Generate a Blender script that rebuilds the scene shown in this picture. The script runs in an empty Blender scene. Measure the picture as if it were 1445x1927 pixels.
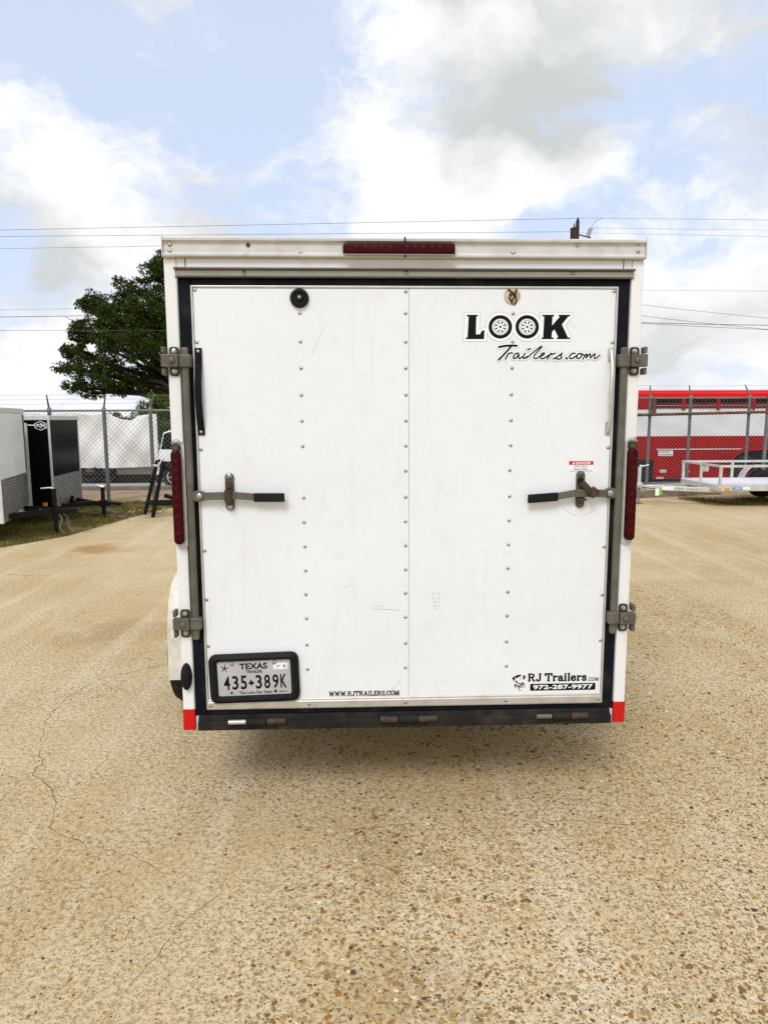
import bpy, bmesh, math, random
import numpy as np
from mathutils import Vector, Matrix
random.seed(7)
rng = np.random.default_rng(7)
R = math.radians
scene = bpy.context.scene
COL = scene.collection

# ------------------------------------------------------------------ camera
# metres; X right, Y away, Z up; the rear face of the cargo trailer is the plane Y = 0
F_PX, CX, CY = 1300.0, 722.5, 963.5
yaw, pitch, roll = -0.03533, 0.13409, -0.0034
CAM = Vector((-0.186, -2.729, 1.6226))
cy, sy, cp, sp = math.cos(yaw), math.sin(yaw), math.cos(pitch), math.sin(pitch)
_r = Vector((cy, sy, 0)); _f = Vector((-sy*cp, cy*cp, -sp)); _u = _r.cross(_f)
c_, s_ = math.cos(roll), math.sin(roll)
RT, UP, FW = _r*c_+_u*s_, _u*c_-_r*s_, _f
cd = bpy.data.cameras.new('camera'); cam = bpy.data.objects.new('camera', cd); COL.objects.link(cam)
cam.matrix_world = Matrix(((RT.x, UP.x, -FW.x, CAM.x), (RT.y, UP.y, -FW.y, CAM.y), (RT.z, UP.z, -FW.z, CAM.z), (0, 0, 0, 1)))
cd.sensor_fit = 'VERTICAL'; cd.sensor_height = 24.0; cd.lens = 24.0*F_PX/1927.0
cd.clip_start = 0.05; cd.clip_end = 3000
scene.camera = cam

# ------------------------------------------------------------------ exposure
scene.view_settings.view_transform = 'Standard'; scene.view_settings.look = 'None'
scene.view_settings.gamma = 1.0; scene.view_settings.use_curve_mapping = False
scene.view_settings.exposure = 0.77

def ray(px, py):
    d = RT*((px-CX)/F_PX)+UP*((CY-py)/F_PX)+FW
    return d.normalized()
def AT(px, py, Y):               # measured point of the photograph on the upright plane at distance Y
    d = ray(px, py); t = (Y-CAM.y)/d.y
    return CAM+d*t
def GR(px, py, z=0.0):           # measured point on level ground
    d = ray(px, py); t = (z-CAM.z)/d.z
    return CAM+d*t

# ------------------------------------------------------------------ world
SUN_DIR = Vector((-0.25, -0.74, 0.86)).normalized()
sun_el = math.asin(SUN_DIR.z)
w = bpy.data.worlds.new('World'); scene.world = w; w.use_nodes = True
nt = w.node_tree; nt.nodes.clear()
def N(t, typ, ins=None, **kw):
    n = t.nodes.new(typ)
    for k, v in kw.items(): setattr(n, k, v)
    for k, v in (ins or {}).items():
        s = n.inputs[k]
        if hasattr(v, 'is_linked') or isinstance(v, bpy.types.NodeSocket): t.links.new(v, s)
        else: s.default_value = v
    return n
def mth(t, op, a, b=None, c=None, clamp=False):
    ins = {0: a}
    if b is not None: ins[1] = b
    if c is not None: ins[2] = c
    n = N(t, 'ShaderNodeMath', ins, operation=op); n.use_clamp = clamp
    return n.outputs[0]
def sstep(t, v, a, b):
    n = N(t, 'ShaderNodeMapRange', {0: v, 1: a, 2: b, 3: 0.0, 4: 1.0}, interpolation_type='SMOOTHSTEP')
    return n.outputs[0]
def mixc(t, fac, a, b, bt='MIX'):
    n = t.nodes.new('ShaderNodeMix'); n.data_type = 'RGBA'; n.blend_type = bt
    for i, v in ((0, fac), (6, a), (7, b)):
        s = n.inputs[i]
        if isinstance(v, bpy.types.NodeSocket): t.links.new(v, s)
        elif i == 0: s.default_value = v
        else: s.default_value = (*v, 1) if len(v) == 3 else v
    return n.outputs[2]
SKY_STRENGTH = 0.1
sky = N(nt, 'ShaderNodeTexSky', sky_type='NISHITA')
sky.sun_disc = False; sky.sun_elevation = sun_el
sky.sun_rotation = math.atan2(SUN_DIR.x, SUN_DIR.y)
sky.air_density = 1.0; sky.dust_density = 1.5; sky.ozone_density = 1.5
tc = N(nt, 'ShaderNodeTexCoord').outputs['Generated']
wn = N(nt, 'ShaderNodeTexNoise', {'Vector': tc, 'Scale': 5.0, 'Detail': 6.0, 'Roughness': 0.6})
wv = N(nt, 'ShaderNodeVectorMath', {0: wn.outputs['Color'], 1: (0.5, 0.5, 0.5)}, operation='SUBTRACT').outputs[0]
def warped(k):
    s = N(nt, 'ShaderNodeVectorMath', {0: wv, 'Scale': k}, operation='SCALE').outputs[0]
    v = N(nt, 'ShaderNodeVectorMath', {0: tc, 1: s}, operation='ADD').outputs[0]
    return N(nt, 'ShaderNodeVectorMath', {0: v}, operation='NORMALIZE').outputs[0]
wdir = warped(0.16)
stretch = N(nt, 'ShaderNodeVectorMath', {0: wdir, 1: (1, 1, 1.9)}, operation='MULTIPLY').outputs[0]
n1 = N(nt, 'ShaderNodeTexNoise', {'Vector': stretch, 'Scale': 4.2, 'Detail': 10.0, 'Roughness': 0.62, 'Lacunarity': 2.1}).outputs[0]
off = N(nt, 'ShaderNodeVectorMath', {0: stretch, 1: (3.7, 1.3, 5.1)}, operation='ADD').outputs[0]
n2 = N(nt, 'ShaderNodeTexNoise', {'Vector': off, 'Scale': 4.6, 'Detail': 7.0, 'Roughness': 0.55}).outputs[0]
def blob(px, py, rad, amp):
    d = N(nt, 'ShaderNodeVectorMath', {0: wdir, 1: tuple(ray(px, py))}, operation='DOT_PRODUCT').outputs['Value']
    g = sstep(nt, d, math.cos(rad/F_PX), 1.0)
    return mth(nt, 'MULTIPLY', g, amp)
def add_all(base, lst):
    for q in lst: base = mth(nt, 'ADD', base, blob(*q))
    return base
# openings of blue (negative) and heaps of cloud (positive)
dens = add_all(mth(nt, 'MULTIPLY_ADD', n1, 2.5, -0.75), [(300, 110, 330, -.13), (130, 120, 260, -.08), (520, 160, 200, -.20), (430, 210, 160, -.12), (1270, 280, 200, -.25), (1130, 300, 130, -.12),
                    (700, 420, 260, -.02), (960, 400, 200, -.10), (900, 140, 330, .30), (1130, 120, 260, .2), (70, 330, 220, .16), (380, 330, 280, .06), (1300, 430, 230, .2), (250, 640, 400, .06), (1300, 640, 300, .06), (1430, 200, 150, .15)])
grey = add_all(n2, [(980, 190, 230, .10), (1060, 225, 120, .12), (1180, 110, 200, .07), (820, 250, 150, .07), (980, 20, 200, .06), (440, 350, 240, .12), (50, 460, 180, .16), (30, 540, 140, .07), (1420, 260, 170, .16), (1380, 530, 200, .10), (1380, 640, 220, .05),
                    (740, 130, 150, -.14), (100, 280, 170, -.16), (640, 330, 220, -.14), (1250, 430, 200, -.16), (200, 660, 260, -.12), (60, 640, 180, -.05)])
cover = sstep(nt, dens, 0.24, 0.70)
gsh = sstep(nt, grey, 0.47, 0.84)
E0 = 1.0/SKY_STRENGTH
WHITE = tuple(v*E0 for v in (0.60, 0.605, 0.61)); GREY = tuple(v*E0 for v in (0.375, 0.388, 0.39)); PALE = tuple(v*E0 for v in (0.43, 0.485, 0.60))
blue = mixc(nt, 0.80, sky.outputs[0], PALE)
cloudc = mixc(nt, gsh, WHITE, GREY)
skyc = mixc(nt, cover, blue, cloudc)
bg = N(nt, 'ShaderNodeBackground', {'Color': skyc, 'Strength': SKY_STRENGTH})
out = N(nt, 'ShaderNodeOutputWorld', {'Surface': bg.outputs[0]})

# ------------------------------------------------------------------ sun behind thin cloud
sl = bpy.data.lights.new('sun', 'SUN'); so = bpy.data.objects.new('sun', sl); COL.objects.link(so)
sl.energy = 1.2; sl.angle = R(22); sl.color = (1.0, 0.985, 0.96)
so.rotation_euler = SUN_DIR.to_track_quat('Z', 'Y').to_euler(); so.location = SUN_DIR*50

# ------------------------------------------------------------------ materials
MATS = {}
def mat(name, color, rough=0.6, metal=0.0, var=0.12, vscale=6.0, bump=0.0, bscale=80.0, dirt=None, dirt_amt=0.0, dscale=3.0, streak=False, spec=0.22, coat=0.0, attr=None, speck=False):
    if name in MATS: return MATS[name]
    m = bpy.data.materials.new(name); m.use_nodes = True; t = m.node_tree
    b = t.nodes['Principled BSDF']
    b.inputs['Roughness'].default_value = rough; b.inputs['Metallic'].default_value = metal
    b.inputs['Specular IOR Level'].default_value = spec; b.inputs['Coat Weight'].default_value = coat
    geo = N(t, 'ShaderNodeNewGeometry').outputs['Position']
    nz = N(t, 'ShaderNodeTexNoise', {'Vector': geo, 'Scale': vscale, 'Detail': 6.0, 'Roughness': 0.62}).outputs[0]
    lo = tuple(c*(1-var) for c in color); hi = tuple(min(1, c*(1+var)) for c in color)
    col = mixc(t, sstep(t, nz, 0.3, 0.7), lo, hi)
    if attr:
        a = N(t, 'ShaderNodeAttribute', attribute_name=attr).outputs['Color']
        col = mixc(t, 1.0, a, col, 'MULTIPLY')
    if dirt:
        v = geo
        if streak: v = N(t, 'ShaderNodeMapping', {'Vector': geo, 'Scale': (1, 1, 0.12)}).outputs[0]
        dn = N(t, 'ShaderNodeTexNoise', {'Vector': v, 'Scale': dscale, 'Detail': 9.0, 'Roughness': 0.68}).outputs[0]
        col = mixc(t, mth(t, 'MULTIPLY', sstep(t, dn, 0.5, 0.78), dirt_amt), col, dirt)
    if speck:      # grime: fine specks and faint runs
        sn = N(t, 'ShaderNodeTexNoise', {'Vector': geo, 'Scale': 70.0, 'Detail': 4.0, 'Roughness': 0.7}).outputs[0]
        pn = N(t, 'ShaderNodeTexNoise', {'Vector': geo, 'Scale': 2.6, 'Detail': 4.0}).outputs[0]
        col = mixc(t, mth(t, 'MULTIPLY', mth(t, 'MULTIPLY', sstep(t, sn, .60, .72), sstep(t, pn, .42, .68)), .5), col, (0.42, 0.37, 0.29))
        mv = N(t, 'ShaderNodeMapping', {'Vector': geo, 'Scale': (1, 1, .05)}).outputs[0]
        rn = N(t, 'ShaderNodeTexNoise', {'Vector': mv, 'Scale': 26.0, 'Detail': 5.0, 'Roughness': 0.7}).outputs[0]
        col = mixc(t, mth(t, 'MULTIPLY', mth(t, 'MULTIPLY', sstep(t, rn, .54, .74), sstep(t, pn, .40, .62)), .30), col, (0.55, 0.51, 0.43))
    t.links.new(col, b.inputs['Base Color'])
    rr = mth(t, 'MULTIPLY_ADD', nz, 0.25, rough-0.12, clamp=True); t.links.new(rr, b.inputs['Roughness'])
    if bump > 0:
        bn = N(t, 'ShaderNodeTexNoise', {'Vector': geo, 'Scale': bscale, 'Detail': 4.0}).outputs[0]
        bp = N(t, 'ShaderNodeBump', {'Height': bn, 'Strength': bump, 'Distance': 0.01}).outputs[0]
        t.links.new(bp, b.inputs['Normal'])
    MATS[name] = m
    return m
M_white = mat('white_trailer_paint', (0.765, 0.765, 0.75), 0.42, var=0.03, vscale=3, bump=0.04, bscale=14, dirt=(0.52, 0.47, 0.38), dirt_amt=0.38, dscale=9, streak=True)
M_door = mat('white_door_skin', (0.765, 0.785, 0.80), 0.32, var=0.02, vscale=2, bump=0.05, bscale=5, dirt=(0.56, 0.53, 0.46), dirt_amt=0.28, dscale=16, speck=True, spec=.42)
M_cap = mat('weathered_trim', (0.57, 0.56, 0.535), 0.5, var=0.08, vscale=12, bump=0.05, bscale=60, dirt=(0.32, 0.27, 0.2), dirt_amt=0.5, dscale=14)
M_alu = mat('aluminium_trim', (0.56, 0.54, 0.50), 0.42, metal=0.55, var=0.08, vscale=20, dirt=(0.3, 0.27, 0.22), dirt_amt=0.4, dscale=18)
M_olive = mat('galvanised_bar', (0.130, 0.122, 0.095), 0.5, metal=0.3, var=0.2, vscale=14, bump=0.1, bscale=120, dirt=(0.16, 0.10, 0.06), dirt_amt=0.6, dscale=16)
M_dsteel = mat('rusty_dark_steel', (0.06, 0.043, 0.03), 0.65, metal=0.3, var=0.35, vscale=30, bump=0.2, bscale=150, dirt=(0.2, 0.085, 0.035), dirt_amt=0.6, dscale=25)
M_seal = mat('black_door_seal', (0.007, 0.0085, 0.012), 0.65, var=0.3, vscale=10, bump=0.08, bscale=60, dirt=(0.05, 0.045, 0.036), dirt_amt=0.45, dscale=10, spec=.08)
M_sill = mat('dark_sill_steel', (0.018, 0.017, 0.015), 0.75, var=0.4, vscale=9, bump=0.2, bscale=90, dirt=(0.075, 0.052, 0.032), dirt_amt=0.8, dscale=7, spec=.08)
M_rubber = mat('black_rubber', (0.009, 0.009, 0.009), 0.6, var=0.3, vscale=20, bump=0.08, bscale=120, dirt=(0.03, 0.028, 0.024), dirt_amt=0.3, spec=.16)
M_lens = mat('red_lens', (0.040, 0.0006, 0.002), 0.35, var=0.3, vscale=25, spec=.12)
M_lens2 = mat('red_lens_led', (0.055, 0.001, 0.003), 0.35, var=0.15, vscale=30, spec=.12)
M_red = mat('red_reflective_tape', (0.55, 0.008, 0.009), 0.35, var=0.08, vscale=60)
M_rivet = mat('rivet_metal', (0.42, 0.41, 0.38), 0.3, metal=0.9, var=0.15, vscale=60)
M_ink = mat('black_print', (0.005, 0.005, 0.006), 0.5, var=0.1, spec=.12)
M_inkw = mat('white_print', (0.83, 0.845, 0.85), 0.4, var=0.02)
M_inkg = mat('grey_print', (0.34, 0.34, 0.34), 0.4, var=0.05)
M_inkr = mat('red_print', (0.60, 0.02, 0.02), 0.4, var=0.05)
M_inkb = mat('brown_print', (0.13, 0.055, 0.03), 0.4, var=0.05)
M_plate = mat('plate_silver', (0.48, 0.485, 0.49), 0.35, metal=0.2, var=0.07, vscale=12)
M_fender = mat('dusty_white_fender', (0.66, 0.63, 0.55), 0.5, var=0.1, vscale=10, dirt=(0.36, 0.27, 0.17), dirt_amt=0.8, dscale=7)
M_stain = mat('old_adhesive', (0.52, 0.44, 0.30), 0.7, var=0.25, vscale=60)
M_black = mat('black_gloss_skin', (0.004, 0.004, 0.0045), 0.2, var=0.2, vscale=3, bump=0.015, bscale=3, spec=.02)
M_blackm = mat('black_painted_steel', (0.007, 0.007, 0.007), 0.5, var=0.3, vscale=12, spec=.15)
M_guardb = mat('tread_plate_base', (0.14, 0.135, 0.12), 0.4, metal=0.4, var=0.3, vscale=8)
M_guard = mat('tread_plate', (0.42, 0.41, 0.37), 0.36, metal=0.6, var=0.25, vscale=8, dirt=(0.16, 0.14, 0.11), dirt_amt=0.6, dscale=9)
M_silver = mat('bare_aluminium', (0.62, 0.62, 0.60), 0.42, metal=0.5, var=0.1, vscale=9, dirt=(0.35, 0.33, 0.29), dirt_amt=0.4, dscale=6)
M_greyw = mat('dull_white_skin', (0.70, 0.72, 0.705), 0.35, var=0.07, vscale=2.2, bump=0.03, bscale=4)
M_post = mat('fence_galvanised', (0.17, 0.185, 0.18), 0.55, metal=0.3, var=0.15, vscale=5)
M_wire = mat('chain_link_wire', (0.22, 0.22, 0.205), 0.5, metal=0.3, var=0.1, vscale=8)
M_rust = mat('rusty_pipe', (0.11, 0.07, 0.045), 0.75, var=0.4, vscale=7, dirt=(0.2, 0.1, 0.05), dirt_amt=0.6)
M_tarp = mat('white_tarp', (0.72, 0.70, 0.66), 0.6, var=0.07, vscale=1.4, dirt=(0.42, 0.36, 0.26), dirt_amt=0.35, dscale=1.3)
M_hull = mat('olive_grey_hull', (0.30, 0.28, 0.22), 0.5, var=0.1, vscale=2)
M_carw = mat('car_white_paint', (0.80, 0.81, 0.82), 0.25, var=0.02, coat=0.5)
M_glass = mat('dark_glass', (0.006, 0.012, 0.011), 0.1, var=0.2, vscale=2, spec=.3)
M_tyre = mat('tyre_rubber', (0.014, 0.0135, 0.0125), 0.75, var=0.3, vscale=20)
M_rim = mat('alloy_rim', (0.6, 0.59, 0.56), 0.35, metal=0.6, var=0.1)
M_livred = mat('red_trailer_paint', (0.30, 0.002, 0.005), 0.4, var=0.15, vscale=1.2, dirt=(0.19, 0.006, 0.006), dirt_amt=0.4, dscale=2, spec=.08)
M_livred2 = mat('bright_red_roof_paint', (0.60, 0.007, 0.009), 0.3, var=0.08, vscale=1.2)
M_livw = mat('white_stripe_paint', (0.70, 0.72, 0.71), 0.35, var=0.07, vscale=2)
M_amber = mat('amber_lens', (0.75, 0.26, 0.01), 0.25, var=0.1)
M_green = mat('green_tag', (0.22, 0.5, 0.03), 0.5, var=0.1)
M_blue = mat('blue_sticker', (0.02, 0.22, 0.5), 0.4, var=0.1)
M_bark = mat('bark', (0.06, 0.048, 0.035), 0.9, var=0.35, vscale=7, bump=0.5, bscale=25)
M_wood = mat('weathered_timber', (0.22, 0.17, 0.12), 0.85, var=0.3, vscale=6, bump=0.3, bscale=30)
M_pole = mat('creosote_pole', (0.045, 0.037, 0.03), 0.85, var=0.3, vscale=3)
M_cable = mat('power_cable', (0.10, 0.10, 0.105), 0.6)
M_kerb = mat('kerb_concrete', (0.17, 0.16, 0.14), 0.85, var=0.2, vscale=4)
M_street = mat('street_concrete', (0.42, 0.38, 0.34), 0.85, var=0.12, vscale=2)

def leaf_mat(name, base):
    m = bpy.data.materials.new(name); m.use_nodes = True; t = m.node_tree; b = t.nodes['Principled BSDF']
    a = N(t, 'ShaderNodeAttribute', attribute_name='tint').outputs['Color']
    col = mixc(t, 1.0, a, base, 'MULTIPLY'); t.links.new(col, b.inputs['Base Color'])
    b.inputs['Roughness'].default_value = 0.65; b.inputs['Specular IOR Level'].default_value = 0.12
    tr = N(t, 'ShaderNodeBsdfTranslucent', {'Color': col})
    mx = N(t, 'ShaderNodeMixShader', {0: 0.25, 1: b.outputs[0], 2: tr.outputs[0]})
    t.links.new(mx.outputs[0], t.nodes['Material Output'].inputs[0])
    return m
M_leaf = leaf_mat('oak_leaf', (0.040, 0.060, 0.008))
M_leaf2 = leaf_mat('hedge_leaf', (0.085, 0.12, 0.022))
M_grass = leaf_mat('grass_blade', (0.17, 0.145, 0.045))
M_dry = leaf_mat('dry_leaf', (0.28, 0.22, 0.13))

def pebble_mat():
    m = bpy.data.materials.new('river_pebble'); m.use_nodes = True; t = m.node_tree; b = t.nodes['Principled BSDF']
    a = N(t, 'ShaderNodeAttribute', attribute_name='tint').outputs['Color']
    geo = N(t, 'ShaderNodeNewGeometry').outputs['Position']
    nz = N(t, 'ShaderNodeTexNoise', {'Vector': geo, 'Scale': 220.0, 'Detail': 3.0}).outputs[0]
    col = mixc(t, sstep(t, nz, .3, .75), (0.75, 0.75, 0.75), (1.2, 1.2, 1.2))
    col = mixc(t, 1.0, a, col, 'MULTIPLY'); t.links.new(col, b.inputs['Base Color'])
    b.inputs['Roughness'].default_value = 0.7; b.inputs['Specular IOR Level'].default_value = 0.15
    return m
M_pebble = pebble_mat()

def lot_mat():
    m = bpy.data.materials.new('exposed_aggregate_concrete'); m.use_nodes = True; t = m.node_tree; b = t.nodes['Principled BSDF']
    g = N(t, 'ShaderNodeNewGeometry').outputs['Position']
    def noise(s, d=6.0, r=0.6, v=g): return N(t, 'ShaderNodeTexNoise', {'Vector': v, 'Scale': s, 'Detail': d, 'Roughness': r}).outputs[0]
    big = noise(0.55, 5, .6); mid = noise(2.3, 6, .65); fine = noise(60, 5, .75); grit = noise(330, 3, .7)
    st = N(t, 'ShaderNodeMapping', {'Vector': g, 'Scale': (0.35, 1.6, 1)}).outputs[0]; band = noise(0.9, 7, .65, st)
    col = mixc(t, sstep(t, big, .32, .68), (0.565, 0.42, 0.212), (0.68, 0.535, 0.318))
    col = mixc(t, mth(t, 'MULTIPLY', sstep(t, mid, .45, .75), .55), col, (0.72, 0.60, 0.395))
    col = mixc(t, mth(t, 'MULTIPLY', sstep(t, band, .48, .72), .45), col, (0.55, 0.37, 0.16))
    def spot(x, y, r, amt, c):
        nonlocal col
        d = N(t, 'ShaderNodeVectorMath', {0: g, 1: (x, y, 0.0)}, operation='DISTANCE').outputs['Value']
        d = mth(t, 'ADD', d, mth(t, 'MULTIPLY', mth(t, 'SUBTRACT', mid, .5), r*2.2))
        col = mixc(t, mth(t, 'MULTIPLY', sstep(t, d, r, r*.15), amt), col, c)
    p = GR(185, 1033); spot(p.x, p.y, .55, .75, (0.38, 0.20, 0.04))
    p = GR(215, 1190); spot(p.x, p.y, .55, .35, (0.34, 0.22, 0.11))
    p = GR(720, 1590); spot(p.x, p.y, .35, .45, (0.40, 0.28, 0.12))
    p = GR(800, 1860); spot(p.x, p.y, .25, .5, (0.36, 0.24, 0.09))
    lg = N(t, 'ShaderNodeMapping', {'Vector': g, 'Scale': (1.0, .07, 1)}).outputs[0]; wear = noise(3.2, 5, .6, lg)
    col = mixc(t, mth(t, 'MULTIPLY', sstep(t, wear, .50, .68), .48), col, (0.78, 0.65, 0.46))
    col = mixc(t, mth(t, 'MULTIPLY', sstep(t, wear, .46, .28), .22), col, (0.38, 0.29, 0.165))
    # small aggregate set in the cement
    agg = sstep(t, mth(t, 'MULTIPLY_ADD', N(t, 'ShaderNodeSeparateXYZ', {0: g}).outputs[0], .07, noise(1.3, 4, .6)), .30, .60)
    agg = mth(t, 'MULTIPLY_ADD', agg, .75, .25)
    vo = N(t, 'ShaderNodeTexVoronoi', {'Vector': g, 'Scale': 72.0, 'Randomness': 1.0})
    sx = N(t, 'ShaderNodeSeparateColor', {0: vo.outputs['Color']})
    on = mth(t, 'MULTIPLY', sstep(t, sx.outputs[0], .40, .44), sstep(t, vo.outputs['Distance'], .42, .26))
    on = mth(t, 'MULTIPLY', on, agg)
    rr = N(t, 'ShaderNodeValToRGB', {0: sx.outputs[1]}); cr = rr.color_ramp; cr.interpolation = 'CONSTANT'
    pal = [(0, (0.30, 0.18, 0.06)), (.22, (0.42, 0.28, 0.12)), (.42, (0.20, 0.12, 0.05)), (.58, (0.40, 0.31, 0.18)), (.72, (0.11, 0.075, 0.04)), (.80, (0.68, 0.58, 0.42)), (.92, (0.40, 0.20, 0.05))]
    for i, (ps, c) in enumerate(pal):
        e = cr.elements[i] if i < 2 else cr.elements.new(ps)
        e.position = ps; e.color = (*c, 1)
    col = mixc(t, mth(t, 'MULTIPLY', on, .85), col, rr.outputs[0])
    v2 = N(t, 'ShaderNodeTexVoronoi', {'Vector': N(t, 'ShaderNodeMapping', {'Vector': g, 'Location': (3.3, 1.7, 0)}).outputs[0], 'Scale': 125.0})
    s2 = N(t, 'ShaderNodeSeparateColor', {0: v2.outputs['Color']})
    pit = mth(t, 'MULTIPLY', sstep(t, s2.outputs[0], .42, .48), sstep(t, v2.outputs['Distance'], .38, .16))
    pit = mth(t, 'MULTIPLY', pit, mth(t, 'MULTIPLY_ADD', agg, .7, .3))
    col = mixc(t, mth(t, 'MULTIPLY', pit, .85), col, (0.16, 0.095, 0.04))
    pm = mth(t, 'MULTIPLY_ADD', sstep(t, noise(1.5, 5, .65, N(t, 'ShaderNodeMapping', {'Vector': g, 'Location': (2, 9, 0), 'Scale': (.7, 1.2, 1)}).outputs[0]), .38, .60), .72, .28)
    gr2 = noise(26, 4, .8); gr3 = noise(48, 4, .85, N(t, 'ShaderNodeMapping', {'Vector': g, 'Location': (7, 3, 0)}).outputs[0])
    col = mixc(t, mth(t, 'MULTIPLY', mth(t, 'MULTIPLY', sstep(t, gr2, .55, .66), .55), pm), col, (0.27, 0.165, 0.065))
    col = mixc(t, mth(t, 'MULTIPLY', mth(t, 'MULTIPLY', sstep(t, gr3, .54, .64), .62), pm), col, (0.24, 0.15, 0.06))
    col = mixc(t, mth(t, 'MULTIPLY', mth(t, 'MULTIPLY', sstep(t, gr3, .44, .34), .45), pm), col, (0.74, 0.64, 0.47))
    col = mixc(t, mth(t, 'MULTIPLY', sstep(t, fine, .46, .70), .55), col, (0.23, 0.165, 0.085))
    col = mixc(t, mth(t, 'MULTIPLY', sstep(t, grit, .55, .75), .3), col, (0.62, 0.54, 0.42))
    t.links.new(col, b.inputs['Base Color']); b.inputs['Roughness'].default_value = 0.9; b.inputs['Specular IOR Level'].default_value = 0.25
    h = mth(t, 'ADD', mth(t, 'MULTIPLY', on, .5), mth(t, 'MULTIPLY', pit, -.9))
    h = mth(t, 'ADD', h, mth(t, 'MULTIPLY', fine, .9)); h = mth(t, 'ADD', h, mth(t, 'MULTIPLY', grit, .35)); h = mth(t, 'SUBTRACT', h, mth(t, 'MULTIPLY', sstep(t, gr3, .52, .64), .8))
    bp = N(t, 'ShaderNodeBump', {'Height': h, 'Strength': .7, 'Distance': .007}); t.links.new(bp.outputs[0], b.inputs['Normal'])
    return m
M_lot = lot_mat()
M_dirt = mat('brown_dirt', (0.34, 0.235, 0.135), 0.95, var=0.25, vscale=1.5, bump=0.4, bscale=20, dirt=(0.22, 0.17, 0.07), dirt_amt=0.6, dscale=0.8)
M_turf = mat('thin_turf_soil', (0.15, 0.125, 0.05), 0.95, var=0.35, vscale=3, bump=0.5, bscale=30, dirt=(0.30, 0.22, 0.12), dirt_amt=0.7, dscale=2.5)

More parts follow.
